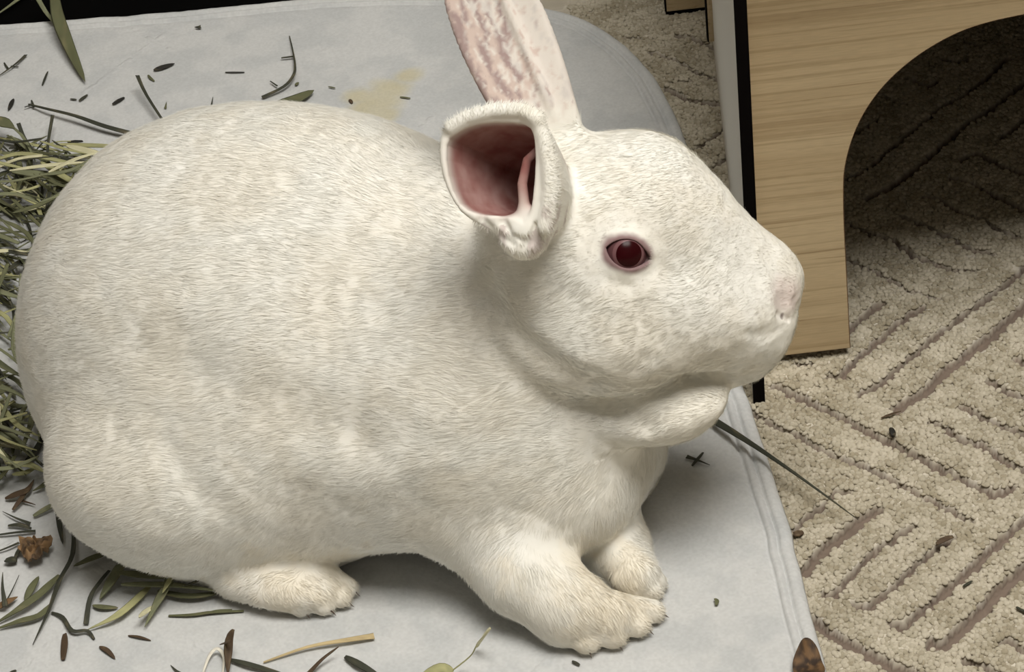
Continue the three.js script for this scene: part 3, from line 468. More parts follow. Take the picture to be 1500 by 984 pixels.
{                                                                  // coat: short hairs that lie back along the body
  const { position: P, normal: Nn, index, color } = SKIN, R = rng(11), nt = index.length / 3, cum = new Float32Array(nt + 1);
  const v = (i) => [P[3 * i], P[3 * i + 1], P[3 * i + 2]];
  for (let t = 0; t < nt; t++) { const a = v(index[3 * t]), b = v(index[3 * t + 1]), c = v(index[3 * t + 2]); cum[t + 1] = cum[t] + len(cross(sub(b, a), sub(c, a))) / 2; }
  const HAIRS = 500000, pos = new Float32Array(HAIRS * 9), nor = new Float32Array(HAIRS * 9), col = new Float32Array(HAIRS * 9), A0 = cum[nt];
  const back = unit([-.86, -.12, -.36]); let k = 0;
  const W0 = (q) => fbm(q[0] * 30 + 4, q[1] * 30, q[2] * 30, 2) - .5;
  for (let h = 0; h < HAIRS; h++) {
    const s = R() * A0; let lo = 0, hi = nt; while (hi - lo > 1) { const m = (lo + hi) >> 1; cum[m] <= s ? lo = m : hi = m; }
    let a = R(), b = R(); if (a + b > 1) { a = 1 - a; b = 1 - b; } const i0 = index[3 * lo], i1 = index[3 * lo + 1], i2 = index[3 * lo + 2], w = 1 - a - b;
    const q = add(add(mul(v(i0), w), mul(v(i1), a)), mul(v(i2), b)), n = unit([0, 1, 2].map((m) => Nn[3 * i0 + m] * w + Nn[3 * i1 + m] * a + Nn[3 * i2 + m] * b));
    const r1 = R(), r2 = R(), r3 = R(), r4 = R(), r5 = R();
    if (q[1] < PADTOP + .001 || inEar(...q) > .02 || inCup(...q)) continue;
    const de = len(sub(q, eyeMark)); if (de < .0112) continue; const dn = len(sub(q, nostril)); if (dn < .0030) continue;
    const inFar = farT(...q) > .03 && farEar(...q) < .004, ear = inFar || Math.abs(nearEar(...q)) < .004, face = head(...q) < .006 || dewlap(...q) < .003;
    if (inFar && r5 < smooth(.02, .2, farT(...q)) * .8) continue;
    const L = (ear ? (inFar ? .0022 : .0032) : face ? lerp(.0042, .0030, smooth(.08, .115, q[0])) : lerp(.0034, .0058, smooth(.016, .05, q[1]))) * (.6 + .8 * r1) * (de < .02 ? .5 : 1);
    let dir = face || ear ? [-.8, .05, .05] : [...back];
    if (inFar) dir = earAx; else if (ear) { const g = earUV(q), l = Math.hypot(g[0], g[1]) || 1; dir = add(add(mul(earU, g[0] / l), mul(earV, g[1] / l)), mul(earN, -.6)); }
    if (!face && !ear) { const low = 1 - smooth(.035, .085, q[1] + W0(q) * .03), paw = (1 - smooth(.018, .034, q[1])) * (q[0] > -.13 ? 1 : 0); dir = mix3(add(dir, [.2 * low, -.8 * low, .2 * low]), [.7, -.45, .35], Math.max(paw, low * smooth(-.06, .0, q[0]) * .8)); }
    const W = (f, o) => fbm(q[0] * f + o, q[1] * f, q[2] * f, 2) - .5;
    dir = add(dir, [W(34, 0) * .9 + W(120, 3) * .7, W(34, 9) * .9 + W(120, 13) * .7, W(34, 19) * .9]);
    let t = sub(dir, mul(n, dot(dir, n))); t = unit(add(unit(t), mul(cross(n, unit(t)), (r2 - .5) * .5)));
    const sd = cross(n, t), wd = (ear || face ? .00017 : .00020) * (.7 + .6 * r3), lift = (face || q[1] < .035 ? .10 : .065) + (face || q[1] < .035 ? .20 : .10) * r4 * r4;
    const p0 = add(q, mul(n, -.0003)), p1 = add(p0, add(mul(t, L), mul(n, L * lift + .0002)));
    const nn = unit(add(n, add(mul(t, (r3 - .5) * .15), mul(sd, (r5 - .5) * .2)))), tone = .95 + .05 * r2;
    [sub(p0, mul(sd, wd)), p1, add(p0, mul(sd, wd))].forEach((p, m) => { const o = 9 * k + 3 * m; pos[o] = p[0] - RB[0]; pos[o + 1] = Math.max(p[1], PADTOP + .0005) - RB[1]; pos[o + 2] = p[2] - RB[2]; for (let u = 0; u < 3; u++) { nor[o + u] = nn[u]; col[o + u] = color[3 * i0 + u] * tone; } });
    k++;
  }
  const coat = new THREE.BufferGeometry(); coat.setAttribute('position', new THREE.BufferAttribute(pos.slice(0, 9 * k), 3)); coat.setAttribute('normal', new THREE.BufferAttribute(nor.slice(0, 9 * k), 3)); coat.setAttribute('color', new THREE.BufferAttribute(col.slice(0, 9 * k), 3));
  const fur = mesh('fur', coat, new THREE.MeshStandardMaterial({ vertexColors: true, roughness: .95, side: THREE.DoubleSide }), rabbit);
  fur.userData = { kind: 'stuff', label: 'short dense white coat hair' };
}
{
  const loc = (p) => [p[0] - RB[0], p[1] - RB[1], p[2] - RB[2]];
  const eye = mesh('eye', new THREE.SphereGeometry(EYER, 40, 28), new THREE.MeshPhysicalMaterial({ color: 0x5f3f42, roughness: .35, specularIntensity: .4 }), rabbit); eye.position.set(...loc(eyeC)); eye.userData.label = 'dark red eye';
  const look = unit(add(eyeN, [0.05, 0.05, .1])), cap = (r, ang, mat, name) => { const g = new THREE.SphereGeometry(r, 40, 10, 0, Math.PI * 2, 0, ang), m = mesh(name, g, mat, eye); m.quaternion.setFromUnitVectors(new THREE.Vector3(0, 1, 0), new THREE.Vector3(...look)); return m; };
  cap(EYER + .00012, .78, new THREE.MeshPhysicalMaterial({ color: 0x775457, specularIntensity: .5, roughness: .3 }), 'iris');
  cap(EYER + .00022, .60, new THREE.MeshPhysicalMaterial({ color: 0x2e060a, specularIntensity: .25, roughness: .25 }), 'pupil');
  const horn = new THREE.MeshStandardMaterial({ color: 0x5f5046, roughness: .5 });
  const claws = [[860, 946, 863, 956], [903, 937, 908, 946], [944, 917, 952, 923], [966, 896, 974, 899], [961, 868, 966, 872], [967, 855, 972, 858], [444, 893, 449, 899], [481, 890, 487, 895], [506, 879, 513, 883], [516, 863, 522, 867]];
  for (const [x0, y0, x1, y1] of claws) {
    const p = G(x0, y0, PADTOP + .0044), q = G(x1 + 2, y1 + 3, PADTOP + .0016), d = sub(q, p), m = mesh('claw', new THREE.ConeGeometry(.0013, len(d) + .004, 8), horn, rabbit);
    m.position.set(...loc(mul(add(p, q), .5))); m.quaternion.setFromUnitVectors(new THREE.Vector3(0, 1, 0), new THREE.Vector3(...unit(d)));
  }
}
// ---------------------------------------------------------------- hay: every loose stem, leaf and crumb
const HAY = { dark: 0x34362a, black: 0x1d1c17, olive: 0x5c5e41, green: 0x74775a, light: 0xa09f72, straw: 0xb9a67c, pale: 0xc9c5a2, brown: 0x4b3a28, rust: 0x6d5234, white: 0xd9d5c8 };
const hayMats = {}; const hayMat = (k) => hayMats[k] ??= new THREE.MeshStandardMaterial({ vertexColors: true, color: 0xffffff, roughness: .75, name: k });
const PROFILE = { stem: (t) => 1 - .35 * t, leaf: (t) => Math.pow(Math.sin(Math.PI * clamp(.06 + t * .94, 0, 1)), .75) + .02, taper: (t) => (1 - t) * .92 + .08, grow: (t) => .25 + .75 * t, bit: (t) => .55 + .45 * Math.sin(Math.PI * t), blade: (t) => Math.min(1, .35 + t * 3, (1.02 - t) * 2.4) };
// a solid ribbon: flattened, folded along its middle, following pts (world); w full width in metres
function ribbon(pts, w, prof, key, seed, o = [0, 0, 0], thick = .3, twist = 0) {
  const P = spline(pts, pts.length > 2 ? 4 : 6), n = P.length, pos = [], col = [], idx = [], K = 8, R = rng(seed), base = lin(HAY[key]), ph = R() * 6.28, dry = lin(HAY.straw);
  for (let i = 0; i < n; i++) {
    const t = i / (n - 1), T = unit(sub(P[Math.min(i + 1, n - 1)], P[Math.max(i - 1, 0)])), S = unit(cross(T, [0, 1, 0])), U = cross(S, T), hw = w * .5 * PROFILE[prof](t), th = Math.max(.00025, Math.min(hw, w * .5 * thick)), a0 = twist * (t - .5) + (ph - 3.14) * .12;
    for (let k = 0; k < K; k++) {
      const a = k / K * Math.PI * 2, cx = Math.cos(a) * hw, cy = Math.sin(a) * th + Math.abs(Math.cos(a)) * hw * .28, c = Math.cos(a0), s = Math.sin(a0), X = cx * c - cy * s, Y = cx * s + cy * c;
      const p = add(P[i], add(mul(S, X), mul(U, Y))); pos.push(p[0] - o[0], p[1] - o[1], p[2] - o[2]);
      const m = noise3(k * 1.7 + seed, t * n * .8, seed * .37), edge = Math.abs(Math.cos(a)); col.push(...mul(mix3(base, dry, smooth(.6, .95, m) * .22), .8 + .4 * noise3(t * 30, k * .9, seed)));
    }
  }
  for (let i = 0; i < n - 1; i++) for (let k = 0; k < K; k++) { const a = i * K + k, b = i * K + (k + 1) % K; idx.push(a, b, a + K, b, b + K, a + K); }
  const cap = (i, f) => { const q = pos.length / 3; pos.push(P[i][0] - o[0], P[i][1] - o[1], P[i][2] - o[2]); col.push(...base); for (let k = 0; k < K; k++) { const a = i * K + k, b = i * K + (k + 1) % K; f ? idx.push(q, b, a) : idx.push(q, a, b); } };
  cap(0, true); cap(n - 1, false);
  return geoFrom(pos, idx, { color: [col, 3] });
}
let haySeed = 100;
// lay pixels on the pad at heights that rise to lift in the middle or along the given list
function lay(pix, lift, floorY, w) { const n = pix.length; return pix.map(([x, y, h], i) => ground(x, y, (floorY ?? PADY) + w * .22 + .0006 + (h ?? (Array.isArray(lift) ? lerp(lift[0], lift[1], i / (n - 1)) : lift * .55 * Math.sin(Math.PI * (i + .15) / (n - .7)))))); }
function hay(name, label, category, key, prof, wpx, lift, pix, o = {}) {
  const w = wpx / 2350, P = lay(pix, lift, o.floor, w), c = P[P.length >> 1], m = mesh(name, ribbon(P, w, prof, key, haySeed++, c, o.thick, o.twist), hayMat('hay')); m.position.set(...c); tag(m, label, category, o.group);
  for (const [bp, bw, bprof, bkey] of o.twigs || []) { const q = lay(bp, lift, o.floor, bw / 2350); mesh('side_twig', ribbon(q, bw / 2350, bprof || 'stem', bkey || key, haySeed++, c), hayMat('hay'), m); }
  return m;
}
const X2 = .003;
// far side of the pad
hay('hay_leaf', 'long folded green leaf hanging from the black sheet over the far hem of the pad', 'hay leaf', 'olive', 'leaf', 20, [.016, .001], [[78, -30], [84, 20], [100, 65], [125, 120]], { thick: .2, twigs: [[[[50, -12], [66, 16], [80, 34]], 8, 'stem', 'green']] });
hay('hay_leaf', 'short pale green leaf tip lying on the black sheet in the far corner', 'hay leaf', 'green', 'taper', 10, .004, [[42, -12], [18, 6], [-8, 24]], { floor: .004 });
hay('hay_stalk', 'dark stem with tiny twigs reaching the left picture edge near the far hem', 'hay stem', 'dark', 'taper', 6, .003, [[38, 81], [20, 96], [-6, 114]], { twigs: [[[[12, 101], [6, 92]], 3.5], [[[16, 97], [27, 98]], 2.5]] });
hay('hay_fragment', 'tiny thin crumb left of the tip of the long folded leaf', 'hay crumb', 'dark', 'bit', 4, .001, [[70, 105], [66, 115], [62, 125]]);
hay('hay_fragment', 'small dark lens-shaped crumb just above the far end of the hay pile', 'hay crumb', 'black', 'leaf', 6, .001, [[20, 145], [16, 153], [12, 162]]);
hay('hay_stalk', 'long dark flattened stem with forked end touching the rump of the rabbit', 'hay stem', 'dark', 'grow', 10, .008, [[42, 153], [70, 160], [110, 170], [155, 186], [214, 202]], { twigs: [[[[50, 157], [46, 147]], 4], [[[46, 154], [36, 157]], 4]] });
hay('hay_stalk', 'thin Y-shaped dark twig standing up at the far end of the hay pile', 'hay stem', 'dark', 'stem', 5, [.010, .003], [[77, 169], [71, 205], [69, 230]], { twigs: [[[[71, 204], [60, 212], [52, 222]], 4]] });
hay('hay_fragment', 'tiny level crumb, left of a pair above the dark forked stem', 'hay crumb', 'dark', 'bit', 4, .0005, [[103, 145], [112, 146]]);
hay('hay_fragment', 'tiny slanted crumb, right of a pair above the dark forked stem', 'hay crumb', 'dark', 'bit', 5, .0008, [[116, 148], [121, 144], [128, 139]]);
hay('hay_fragment', 'short slanted dark crumb above the middle of the dark forked stem', 'hay crumb', 'black', 'bit', 6, .001, [[165, 153], [173, 148], [182, 143]]);
hay('hay_stalk', 'straight dark stem leaning against the back of the rabbit, casting a pale shadow', 'hay stem', 'dark', 'stem', 6.5, [.012, .004], [[201, 111], [214, 139], [245, 187]]);
hay('hay_fragment', 'tiny bent crumb just right of the top of the straight leaning stem', 'hay crumb', 'olive', 'bit', 4, .0008, [[217, 110], [220, 114], [226, 119]]);
hay('hay_fragment', 'dark spindle-shaped seed lying on the pad above the straight leaning stem', 'seed', 'black', 'leaf', 8, .0008, [[225, 103], [238, 99], [256, 93]]);
hay('hay_fragment', 'small dark triangular crumb alone near the far hem', 'hay crumb', 'dark', 'taper', 8, .0008, [[294, 40], [290, 40], [285, 40]]);
hay('hay_fragment', 'small straight dark crumb lying level between the seed and the hooked stem', 'hay crumb', 'black', 'bit', 4, .0006, [[330, 106], [343, 106], [358, 106]]);
hay('hay_fragment', 'tiny thin upright crumb just right of the straight leaning stem', 'hay crumb', 'olive', 'taper', 4, .001, [[242, 159], [244, 149]]);
hay('hay_fragment', 'small forked crumb at the contour of the back of the rabbit', 'hay crumb', 'dark', 'taper', 5, .002, [[308, 162], [310, 153], [312, 142]], { twigs: [[[[309, 160], [302, 165]], 4]] });
hay('hay_stalk', 'hooked thin dark stem with a short side twig behind the back of the rabbit', 'hay stem', 'dark', 'grow', 6, .006, [[424, 53], [429, 75], [432, 95], [430, 110], [416, 127], [384, 143]], { twigs: [[[[430, 83], [412, 85]], 4], [[[406, 126], [396, 119]], 3]] });
hay('hay_leaf', 'flat olive lens-shaped leaf at the back of the rabbit beside the hooked stem', 'hay leaf', 'olive', 'leaf', 18, .002, [[402, 153], [430, 148], [460, 132]], { thick: .12 });
hay('hay_fragment', 'tiny dot crumb right of the foot of the hooked stem', 'hay crumb', 'olive', 'bit', 5, .0004, [[433, 125], [437, 121]]);
hay('hay_fragment', 'tiny dark speck on the left part of the yellow stain', 'hay crumb', 'brown', 'bit', 5, .0004, [[512, 146], [516, 151]]);
hay('hay_fragment', 'tiny flat dash of hay right of the yellow stain', 'hay crumb', 'olive', 'bit', 3, .0004, [[586, 142], [601, 144]]);
hay('hay_fragment', 'tiny pale dash of hay left of the yellow stain', 'hay crumb', 'olive', 'bit', 2.5, .0003, [[481, 127], [491, 129]]);
hay('hay_fragment', 'dark oval crumb lying above the light blades at the far end of the pile', 'hay crumb', 'black', 'bit', 7, .003, [[100, 208], [110, 208], [121, 207]]);
// far end of the pile: blades that can be picked out
hay('hay_leaf', 'light lens-shaped hay leaf with a dark tip touching the rump of the rabbit', 'hay leaf', 'light', 'leaf', 11, [.008, .012], [[85, 212], [130, 214], [192, 215]]);
hay('hay_leaf', 'long light green blade crossing the far end of the pile up to the rabbit', 'hay leaf', 'light', 'blade', 11, [.016, .012], [[-6, 235], [32, 226], [80, 235], [152, 249]]);
hay('hay_leaf', 'folded pale blade just under the lens-shaped leaf by the rump', 'hay leaf', 'pale', 'leaf', 11, [.010, .011], [[98, 214], [128, 222], [168, 233]]);
hay('hay_leaf', 'broad green blade pointing at the rump below the long light blade', 'hay leaf', 'green', 'blade', 14, [.012, .009], [[18, 252], [60, 257], [100, 266], [134, 266]]);
hay('hay_leaf', 'green blade slanting down across two others to the rump', 'hay leaf', 'light', 'blade', 12, [.018, .010], [[60, 238], [82, 253], [108, 268], [124, 274]]);
hay('hay_leaf', 'dark folded leaf at the top of the pile on the picture edge', 'hay leaf', 'olive', 'blade', 18, [.014, .012], [[-14, 178], [4, 180], [22, 188]], { thick: .25 });
hay('hay_stalk', 'thin dark stem curving down into the far end of the pile', 'hay stem', 'dark', 'stem', 6, [.014, .008], [[27, 181], [36, 203], [51, 224]]);
// lower left: scattered pieces beside the haunch
hay('hay_leaf', 'dark forked leaf scrap with a rolled end beside the haunch', 'hay leaf', 'brown', 'blade', 9, .004, [[8, 730], [26, 724], [40, 718], [50, 702]], { twigs: [[[[40, 718], [30, 732], [19, 747]], 6, 'bit'], [[[30, 733], [52, 739]], 5, 'taper']] });
hay('hay_leaf', 'flat triangular olive leaf scrap touching the haunch near the forked scrap', 'hay leaf', 'olive', 'taper', 14, .002, [[80, 700], [66, 710], [48, 719]], { thick: .12 });
hay('hay_leaf', 'short pale blade under the triangular scrap', 'hay leaf', 'green', 'bit', 7, .002, [[49, 756], [70, 744], [92, 733]]);
hay('hay_stalk', 'thin dark stem, upper of three at the left picture edge below the forked scrap', 'hay stem', 'dark', 'taper', 5, .002, [[44, 767], [24, 759], [4, 749]]);
hay('hay_stalk', 'thin short stem, middle of three at the left picture edge below the forked scrap', 'hay stem', 'dark', 'bit', 5, .002, [[12, 770], [28, 769], [46, 774]]);
hay('hay_stalk', 'thin level stem, lower of three at the left picture edge below the forked scrap', 'hay stem', 'dark', 'stem', 5, .002, [[52, 778], [24, 780], [-6, 784]]);
hay('hay_stalk', 'thin dark upright stem between the three edge stems and the haunch', 'hay stem', 'dark', 'leaf', 6, .004, [[83, 740], [87, 768], [92, 797]]);
hay('hay_fragment', 'short dark crumb against the lower haunch', 'hay crumb', 'black', 'bit', 6, .003, [[95, 752], [100, 766]]);
hay('hay_fragment', 'dark oval leaf scrap left of the brown dry flower head', 'hay crumb', 'dark', 'bit', 13, .0006, [[8, 821], [16, 821], [25, 821]], { thick: .2 });
hay('hay_fragment', 'short dark slanted scrap between the oval scrap and the brown flower head', 'hay crumb', 'dark', 'bit', 6, .001, [[30, 801], [26, 810], [22, 818]]);
hay('hay_stalk', 'thin wavy stem above the oval scrap at the left picture edge', 'hay stem', 'dark', 'stem', 4, .002, [[28, 795], [14, 801], [-4, 808]]);
hay('hay_stalk', 'long curved dark stem running down from the haunch past the flower head', 'hay stem', 'dark', 'blade', 7, .007, [[107, 768], [107, 812], [88, 850], [72, 893], [48, 944]]);
hay('hay_leaf', 'forked green blade crossing the long curved stem toward the picture edge', 'hay leaf', 'olive', 'blade', 11, .005, [[86, 843], [62, 868], [30, 891], [-8, 914]], { twigs: [[[[37, 880], [46, 862], [57, 844]], 9, 'leaf']] });
hay('hay_leaf', 'curved green blade below the forked blade, tip under the long curved stem', 'hay leaf', 'olive', 'blade', 9, .003, [[76, 884], [58, 902], [26, 911], [-8, 922]]);
hay('hay_stalk', 'kinked wiry stem between the long curved stem and the straw blades', 'hay stem', 'dark', 'bit', 5, .003, [[76, 897], [92, 904], [106, 924], [128, 924], [138, 936]]);
hay('hay_leaf', 'short brown rolled scrap hanging below the kinked wiry stem', 'hay leaf', 'brown', 'bit', 9, .002, [[95, 929], [95, 946], [93, 966]]);
hay('hay_fragment', 'small brown spindle scrap right of the rolled scrap', 'hay crumb', 'brown', 'leaf', 6, .001, [[146, 947], [157, 953], [169, 965]]);
hay('hay_fragment', 'thin brown scrap below the light-tipped blade', 'hay crumb', 'brown', 'leaf', 5, .001, [[188, 931], [203, 933], [221, 938]]);
hay('hay_stalk', 'curved dark stem rising from the kinked stem to the haunch', 'hay stem', 'dark', 'stem', 6, .006, [[126, 914], [132, 876], [146, 853], [160, 836]]);
hay('hay_leaf', 'long yellow-green blade running from under the haunch to the kinked stem', 'hay leaf', 'light', 'blade', 9, .006, [[222, 856], [196, 882], [168, 904], [128, 922]]);
hay('hay_leaf', 'green blade with a folded light tip below the haunch', 'hay leaf', 'green', 'blade', 11, [.008, .002], [[258, 826], [246, 856], [230, 884], [212, 918]], { twigs: [[[[204, 904], [214, 896], [228, 886]], 7, 'leaf', 'pale']] });
hay('hay_leaf', 'short olive spindle blade left of the light-tipped blade', 'hay leaf', 'olive', 'leaf', 8, .001, [[136, 887], [152, 890], [173, 890]]);
hay('hay_stalk', 'thin olive stem lying level on the pad before the hind foot', 'hay stem', 'olive', 'bit', 6, .001, [[247, 902], [280, 901], [312, 897], [357, 895]], { twigs: [[[[300, 899], [318, 894], [340, 893]], 4]] });
hay('hay_leaf', 'wide pale blade slanting out from under the haunch', 'hay leaf', 'green', 'blade', 16, .005, [[184, 820], [168, 846], [146, 878]]);
hay('hay_leaf', 'dull green blade lying against the lower edge of the haunch', 'hay leaf', 'olive', 'blade', 11, .003, [[162, 809], [136, 818], [108, 829]]);
hay('hay_leaf', 'broad green blade, lowest of the bundle under the haunch next to the hind foot', 'hay leaf', 'olive', 'blade', 13, .003, [[232, 866], [268, 874], [304, 872], [332, 862]]);
hay('hay_leaf', 'pale green blade, middle of the bundle under the haunch', 'hay leaf', 'green', 'blade', 10, [.006, .006], [[178, 856], [220, 857], [262, 858], [322, 866]]);
hay('hay_leaf', 'dark green blade, uppermost of the bundle under the haunch', 'hay leaf', 'olive', 'blade', 9, [.009, .008], [[168, 838], [220, 843], [268, 842], [306, 836]]);
hay('hay_leaf', 'slanting olive blade crossing the bundle under the haunch', 'hay leaf', 'light', 'blade', 8, [.011, .009], [[258, 832], [248, 852], [238, 868]]);
hay('hay_fragment', 'small dark wedge crossing the bundle near the hind foot', 'hay crumb', 'dark', 'taper', 8, [.009, .009], [[304, 838], [290, 850], [270, 858]]);
hay('hay_leaf', 'short dark blade standing up at the left picture edge near the bottom', 'hay leaf', 'dark', 'taper', 7, [.003, .012], [[8, 888], [4, 862], [4, 838]]);
hay('hay_leaf', 'rust-tinged blade at the left picture edge beside the short standing blade', 'hay leaf', 'rust', 'blade', 8, .004, [[-6, 892], [10, 882], [26, 874]], { twigs: [[[[6, 886], [16, 868], [28, 842]], 3, 'taper', 'dark']] });
hay('hay_fragment', 'tiny dark crumb at the bottom left corner of the picture', 'hay crumb', 'dark', 'bit', 6, .001, [[14, 986], [24, 982]]);
// bottom edge
hay('hay_leaf', 'twisted brown leaf scrap standing at the bottom edge below the hind foot', 'hay leaf', 'brown', 'blade', 10, [.014, .001], [[342, 922], [335, 946], [334, 990]], { twigs: [[[[336, 940], [322, 944]], 6, 'taper']] });
hay('hay_stalk', 'straight dark stem running right from the twisted scrap at the bottom edge', 'hay stem', 'dark', 'bit', 7, .003, [[336, 966], [366, 974], [412, 987]]);
hay('hay_stalk', 'dark pointed stem, left of two at the bottom edge between hind and fore feet', 'hay stem', 'brown', 'taper', 9, [.001, .006], [[450, 990], [472, 966], [496, 947]]);
hay('hay_stalk', 'dark blunt stem, right of two at the bottom edge between hind and fore feet', 'hay stem', 'dark', 'bit', 8, .003, [[506, 962], [526, 973], [552, 988]]);
hay('hay_stalk', 'long tan straw tapering to the left before the hind foot', 'hay stem', 'straw', 'grow', 8, .003, [[386, 970], [450, 948], [507, 938], [548, 932]]);
hay('hay_leaf', 'curled straw with an upright pale tip left of the near forepaw', 'hay leaf', 'pale', 'leaf', 9, [.020, .001], [[718, 920], [706, 936], [698, 948]], { twigs: [[[[698, 946], [688, 962], [660, 984]], 3, 'stem', 'light']] });
hay('hay_leaf', 'crumpled straw leaf cut by the bottom edge left of the curled straw', 'hay leaf', 'light', 'leaf', 12, .004, [[664, 984], [645, 979], [616, 990]]);
hay('hay_fragment', 'tiny dark dash in front of the near forepaw', 'hay crumb', 'dark', 'bit', 4, .0005, [[838, 968], [849, 974]]);
hay('hay_stalk', 'thin papery looped husk beside the twisted scrap at the bottom edge', 'husk', 'white', 'bit', 4, .006, [[296, 990], [306, 962], [318, 950], [328, 962], [326, 988]]);
hay('hay_fragment', 'thin dark spike at the bottom edge left of the papery husk', 'hay crumb', 'dark', 'taper', 5, .001, [[266, 988], [258, 982], [250, 974]]);
// right of the rabbit
hay('hay_stalk', 'long dark stem reaching from the pad over its hem onto the carpet', 'hay stem', 'dark', 'taper', 10, .010, [[1038, 612], [1075, 634], [1120, 663], [1182, 706], [1257, 761]]);
hay('hay_fragment', 'small cross-shaped bit of hay on the pad beside the chest of the rabbit', 'hay crumb', 'dark', 'taper', 5.5, .0012, [[1006, 669], [1022, 674], [1040, 681]], { twigs: [[[[1014, 682], [1022, 673], [1030, 663]], 5, 'bit']] });
hay('hay_fragment', 'tiny olive bit alone on the pad right of the near forepaw', 'hay crumb', 'olive', 'bit', 5, .0006, [[1047, 877], [1050, 880], [1049, 886]]);
const onCarpet = { floor: .0016 };
hay('hay_fragment', 'black oval crumb on the carpet right of the long stem', 'crumb', 'black', 'bit', 8, .0006, [[1305, 628], [1307, 633], [1308, 639]], { floor: .0016, thick: .6 });
hay('hay_fragment', 'thin dark sliver on the carpet above the black oval crumb', 'hay crumb', 'brown', 'leaf', 4, .0004, [[1291, 612], [1305, 607], [1320, 602]], onCarpet);
hay('hay_fragment', 'dark jagged crumb on the carpet below the middle of the carved lines', 'hay crumb', 'brown', 'bit', 7, .0008, [[1372, 797], [1382, 791], [1396, 786]], onCarpet);
hay('hay_fragment', 'short dark sliver on the carpet right of the jagged crumb', 'hay crumb', 'dark', 'bit', 5, .0006, [[1411, 859], [1418, 855], [1424, 851]], onCarpet);
hay('hay_fragment', 'dark sliver on the carpet cut by the right picture edge', 'hay crumb', 'dark', 'bit', 5, .0006, [[1489, 889], [1497, 894], [1508, 897]], onCarpet);
hay('hay_fragment', 'brown crumb on the carpet close to the hem of the pad under the long stem', 'crumb', 'brown', 'bit', 9, .0006, [[1162, 783], [1169, 782], [1176, 780]], { floor: .0014, thick: .5 });
// dry flower head and the dark curled leaf: crumpled sheets with thickness
function crumple(name, label, category, px, py, rx, ry, keyA, keyB, h, seed, edge) {
  const c = ground(px, py, PADY), R = rng(seed), lobes = 7 + Math.floor(R() * 3), off = R() * 6, pos = [], col = [], idx = [], NR = 9, NA = 40, a = lin(HAY[keyA]), b = lin(HAY[keyB]);
  const rad = (t) => edge ? 1 + .12 * Math.sin(3 * t + off) : .88 + .10 * Math.sin(lobes * t + off) + .16 * Math.sin(3 * t + off * 2);
  for (const side of [1, 0]) for (let r = 0; r <= NR; r++) for (let k = 0; k < NA; k++) {
    const t = k / NA * Math.PI * 2, q = r / NR, rr = q * rad(t), x = Math.cos(t) * rr * rx, z = Math.sin(t) * rr * ry, y = .0012 + h * (edge ? .25 + .75 * q * q * (.5 + .5 * Math.sin(t * 2 + off)) : .25 + .5 * Math.abs(Math.sin(q * 5 + 2 * Math.sin(t * 3 + off))) + .35 * (fbm(x * 260 + seed, 1, z * 260, 2) - .3));
    pos.push(x, Math.max(.0003, y - (side ? 0 : .0006)), z); col.push(...mix3(a, b, smooth(.3, .7, fbm(x * 400 + seed, 2, z * 400, 3))));
  }
  const B = (NR + 1) * NA; for (let s = 0; s < 2; s++) for (let r = 0; r < NR; r++) for (let k = 0; k < NA; k++) { const o = s * B, p = o + r * NA + k, q = o + r * NA + (k + 1) % NA; s ? idx.push(p, p + NA, q, q, p + NA, q + NA) : idx.push(p, q, p + NA, q, q + NA, p + NA); }
  for (let k = 0; k < NA; k++) { const p = NR * NA + k, q = NR * NA + (k + 1) % NA; idx.push(p, q, p + B, q, q + B, p + B); }
  const m = mesh(name, geoFrom(pos, idx, { color: [col, 3] }), hayMat('hay')); m.position.set(c[0], PADY, c[2]); return tag(m, label, category);
}
HAY.tan = 0x8d6f4c; HAY.umber = 0x2c1d10;
const head0 = crumple('dry_flower_head', 'crumpled brown dry flower head on the pad near the left picture edge', 'flower head', 54, 815, .0085, .0095, 'tan', 'brown', .009, 5, false);
crumple('dry_leaf', 'dark brown curled dry leaf on the near corner hem of the pad', 'dry leaf', 1186, 982, .0068, .0115, 'umber', 'rust', .008, 9, true);
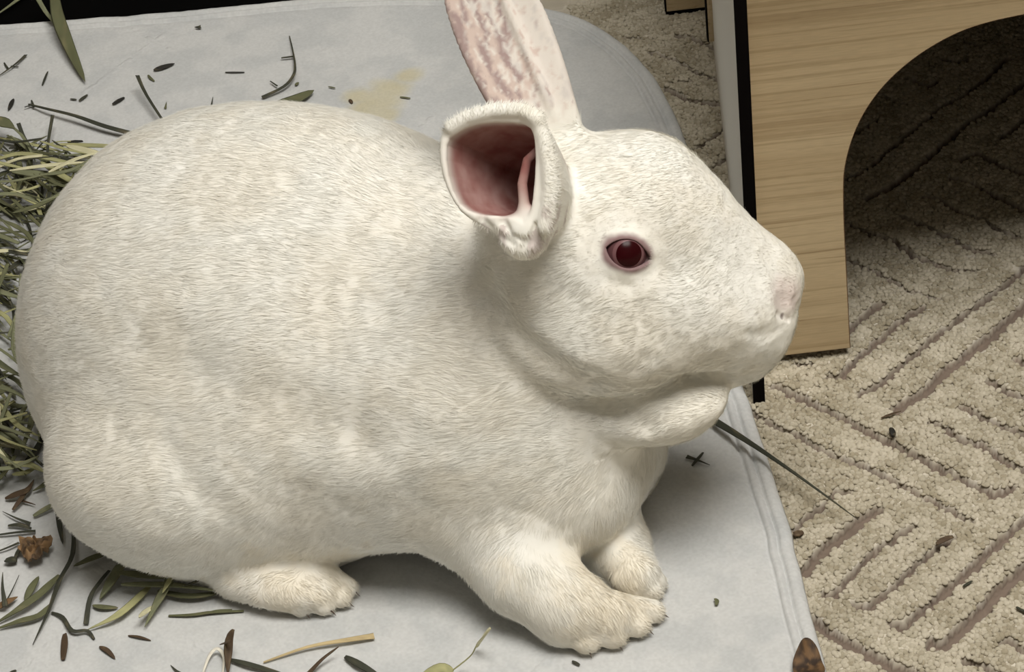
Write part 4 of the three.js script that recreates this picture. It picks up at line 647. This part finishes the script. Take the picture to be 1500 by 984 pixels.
// ---- the loose pile along the left edge
{
  const R = rng(77), inPile = (x, y) => { const right = y < 205 ? 60 : y < 270 ? 165 - (y - 205) * .55 : y < 340 ? 130 - (y - 270) * .75 : y < 430 ? 78 - (y - 340) * .42 : y < 560 ? 38 : y < 640 ? 34 + (y - 560) * .35 : 62; return x < right && y > 198 && y < 700; };
  const keys = ['olive', 'green', 'light', 'olive', 'green', 'dark', 'pale', 'dark', 'light', 'olive', 'green', 'green'], loose = [];
  const one = (deep) => {
    let x, y; do { x = -110 + R() * 290; y = 195 + R() * 510; } while (!inPile(x, y));
    const dense = y > 480 && y < 575 ? .35 : 1; if (R() > dense) return null;
    const L = 45 + 95 * R() * R() + (deep ? -10 : 25), ang = (R() < .6 ? (R() - .45) * 1.2 : (R() - .5) * 3.1) + .15, dx = Math.cos(ang) * L / 2, dy = Math.sin(ang) * L / 2, bow = (R() - .5) * L * .55;
    const pts = [[x - dx, y - dy], [x - dy / L * bow, y + dx / L * bow], [x + dx, y + dy]];
    if (!pts.every(([a, b]) => inPile(a - 14, b) || a < 0)) return null;
    const h0 = deep ? R() * .010 : .004 + R() * .022, w = (4 + 9 * R() * R() + (deep ? 0 : 2)) / 2700, key = keys[Math.floor(R() * keys.length)];
    const P = pts.map(([a, b], i) => ground(a, b, PADY + .0012 + h0 + (i - 1) * (R() - .5) * .008 * (deep ? .4 : 1)).map((v, k) => k === 1 ? Math.max(v, PADY + .0012) : v));
    return [P, w, R() < .6 ? 'blade' : R() < .5 ? 'leaf' : 'stem', key, y];
  };
  let n = 0, guard = 0;
  while (n < 130 && guard++ < 9000) { const b = one(false); if (!b) continue; const c = b[0][1], m = mesh('hay_strand', ribbon(b[0], b[1], b[2], b[3], 500 + n, c, .28, (R() - .5) * 2), hayMat('hay')); m.position.set(...c); const tone = { dark: 'blackish', olive: 'dark olive', green: 'grey-green', light: 'light yellow-green', pale: 'pale cream', straw: 'tan' }[b[3]], zone = b[4] < 330 ? 'upper' : b[4] < 480 ? 'middle' : 'lower'; tag(m, `${tone} hay strand in the ${zone} part of the loose pile behind the rabbit`, 'hay strand', `${tone} hay strands in the ${zone} part of the loose pile`); n++; }
  const low = []; guard = 0; while (low.length < 330 && guard++ < 9000) { const b = one(true); if (b) low.push(ribbon(b[0], b[1], b[2], b[3], 900 + low.length, [0, 0, 0], .28, (R() - .5) * 2)); }
  tag(mesh('hay_litter', mergeGeometries(low), hayMat('hay')), 'tangled short hay at the bottom of the loose pile on the pad', 'hay', null, 'stuff');
}
scene.updateMatrixWorld(true);
renderer.render(scene, camera);
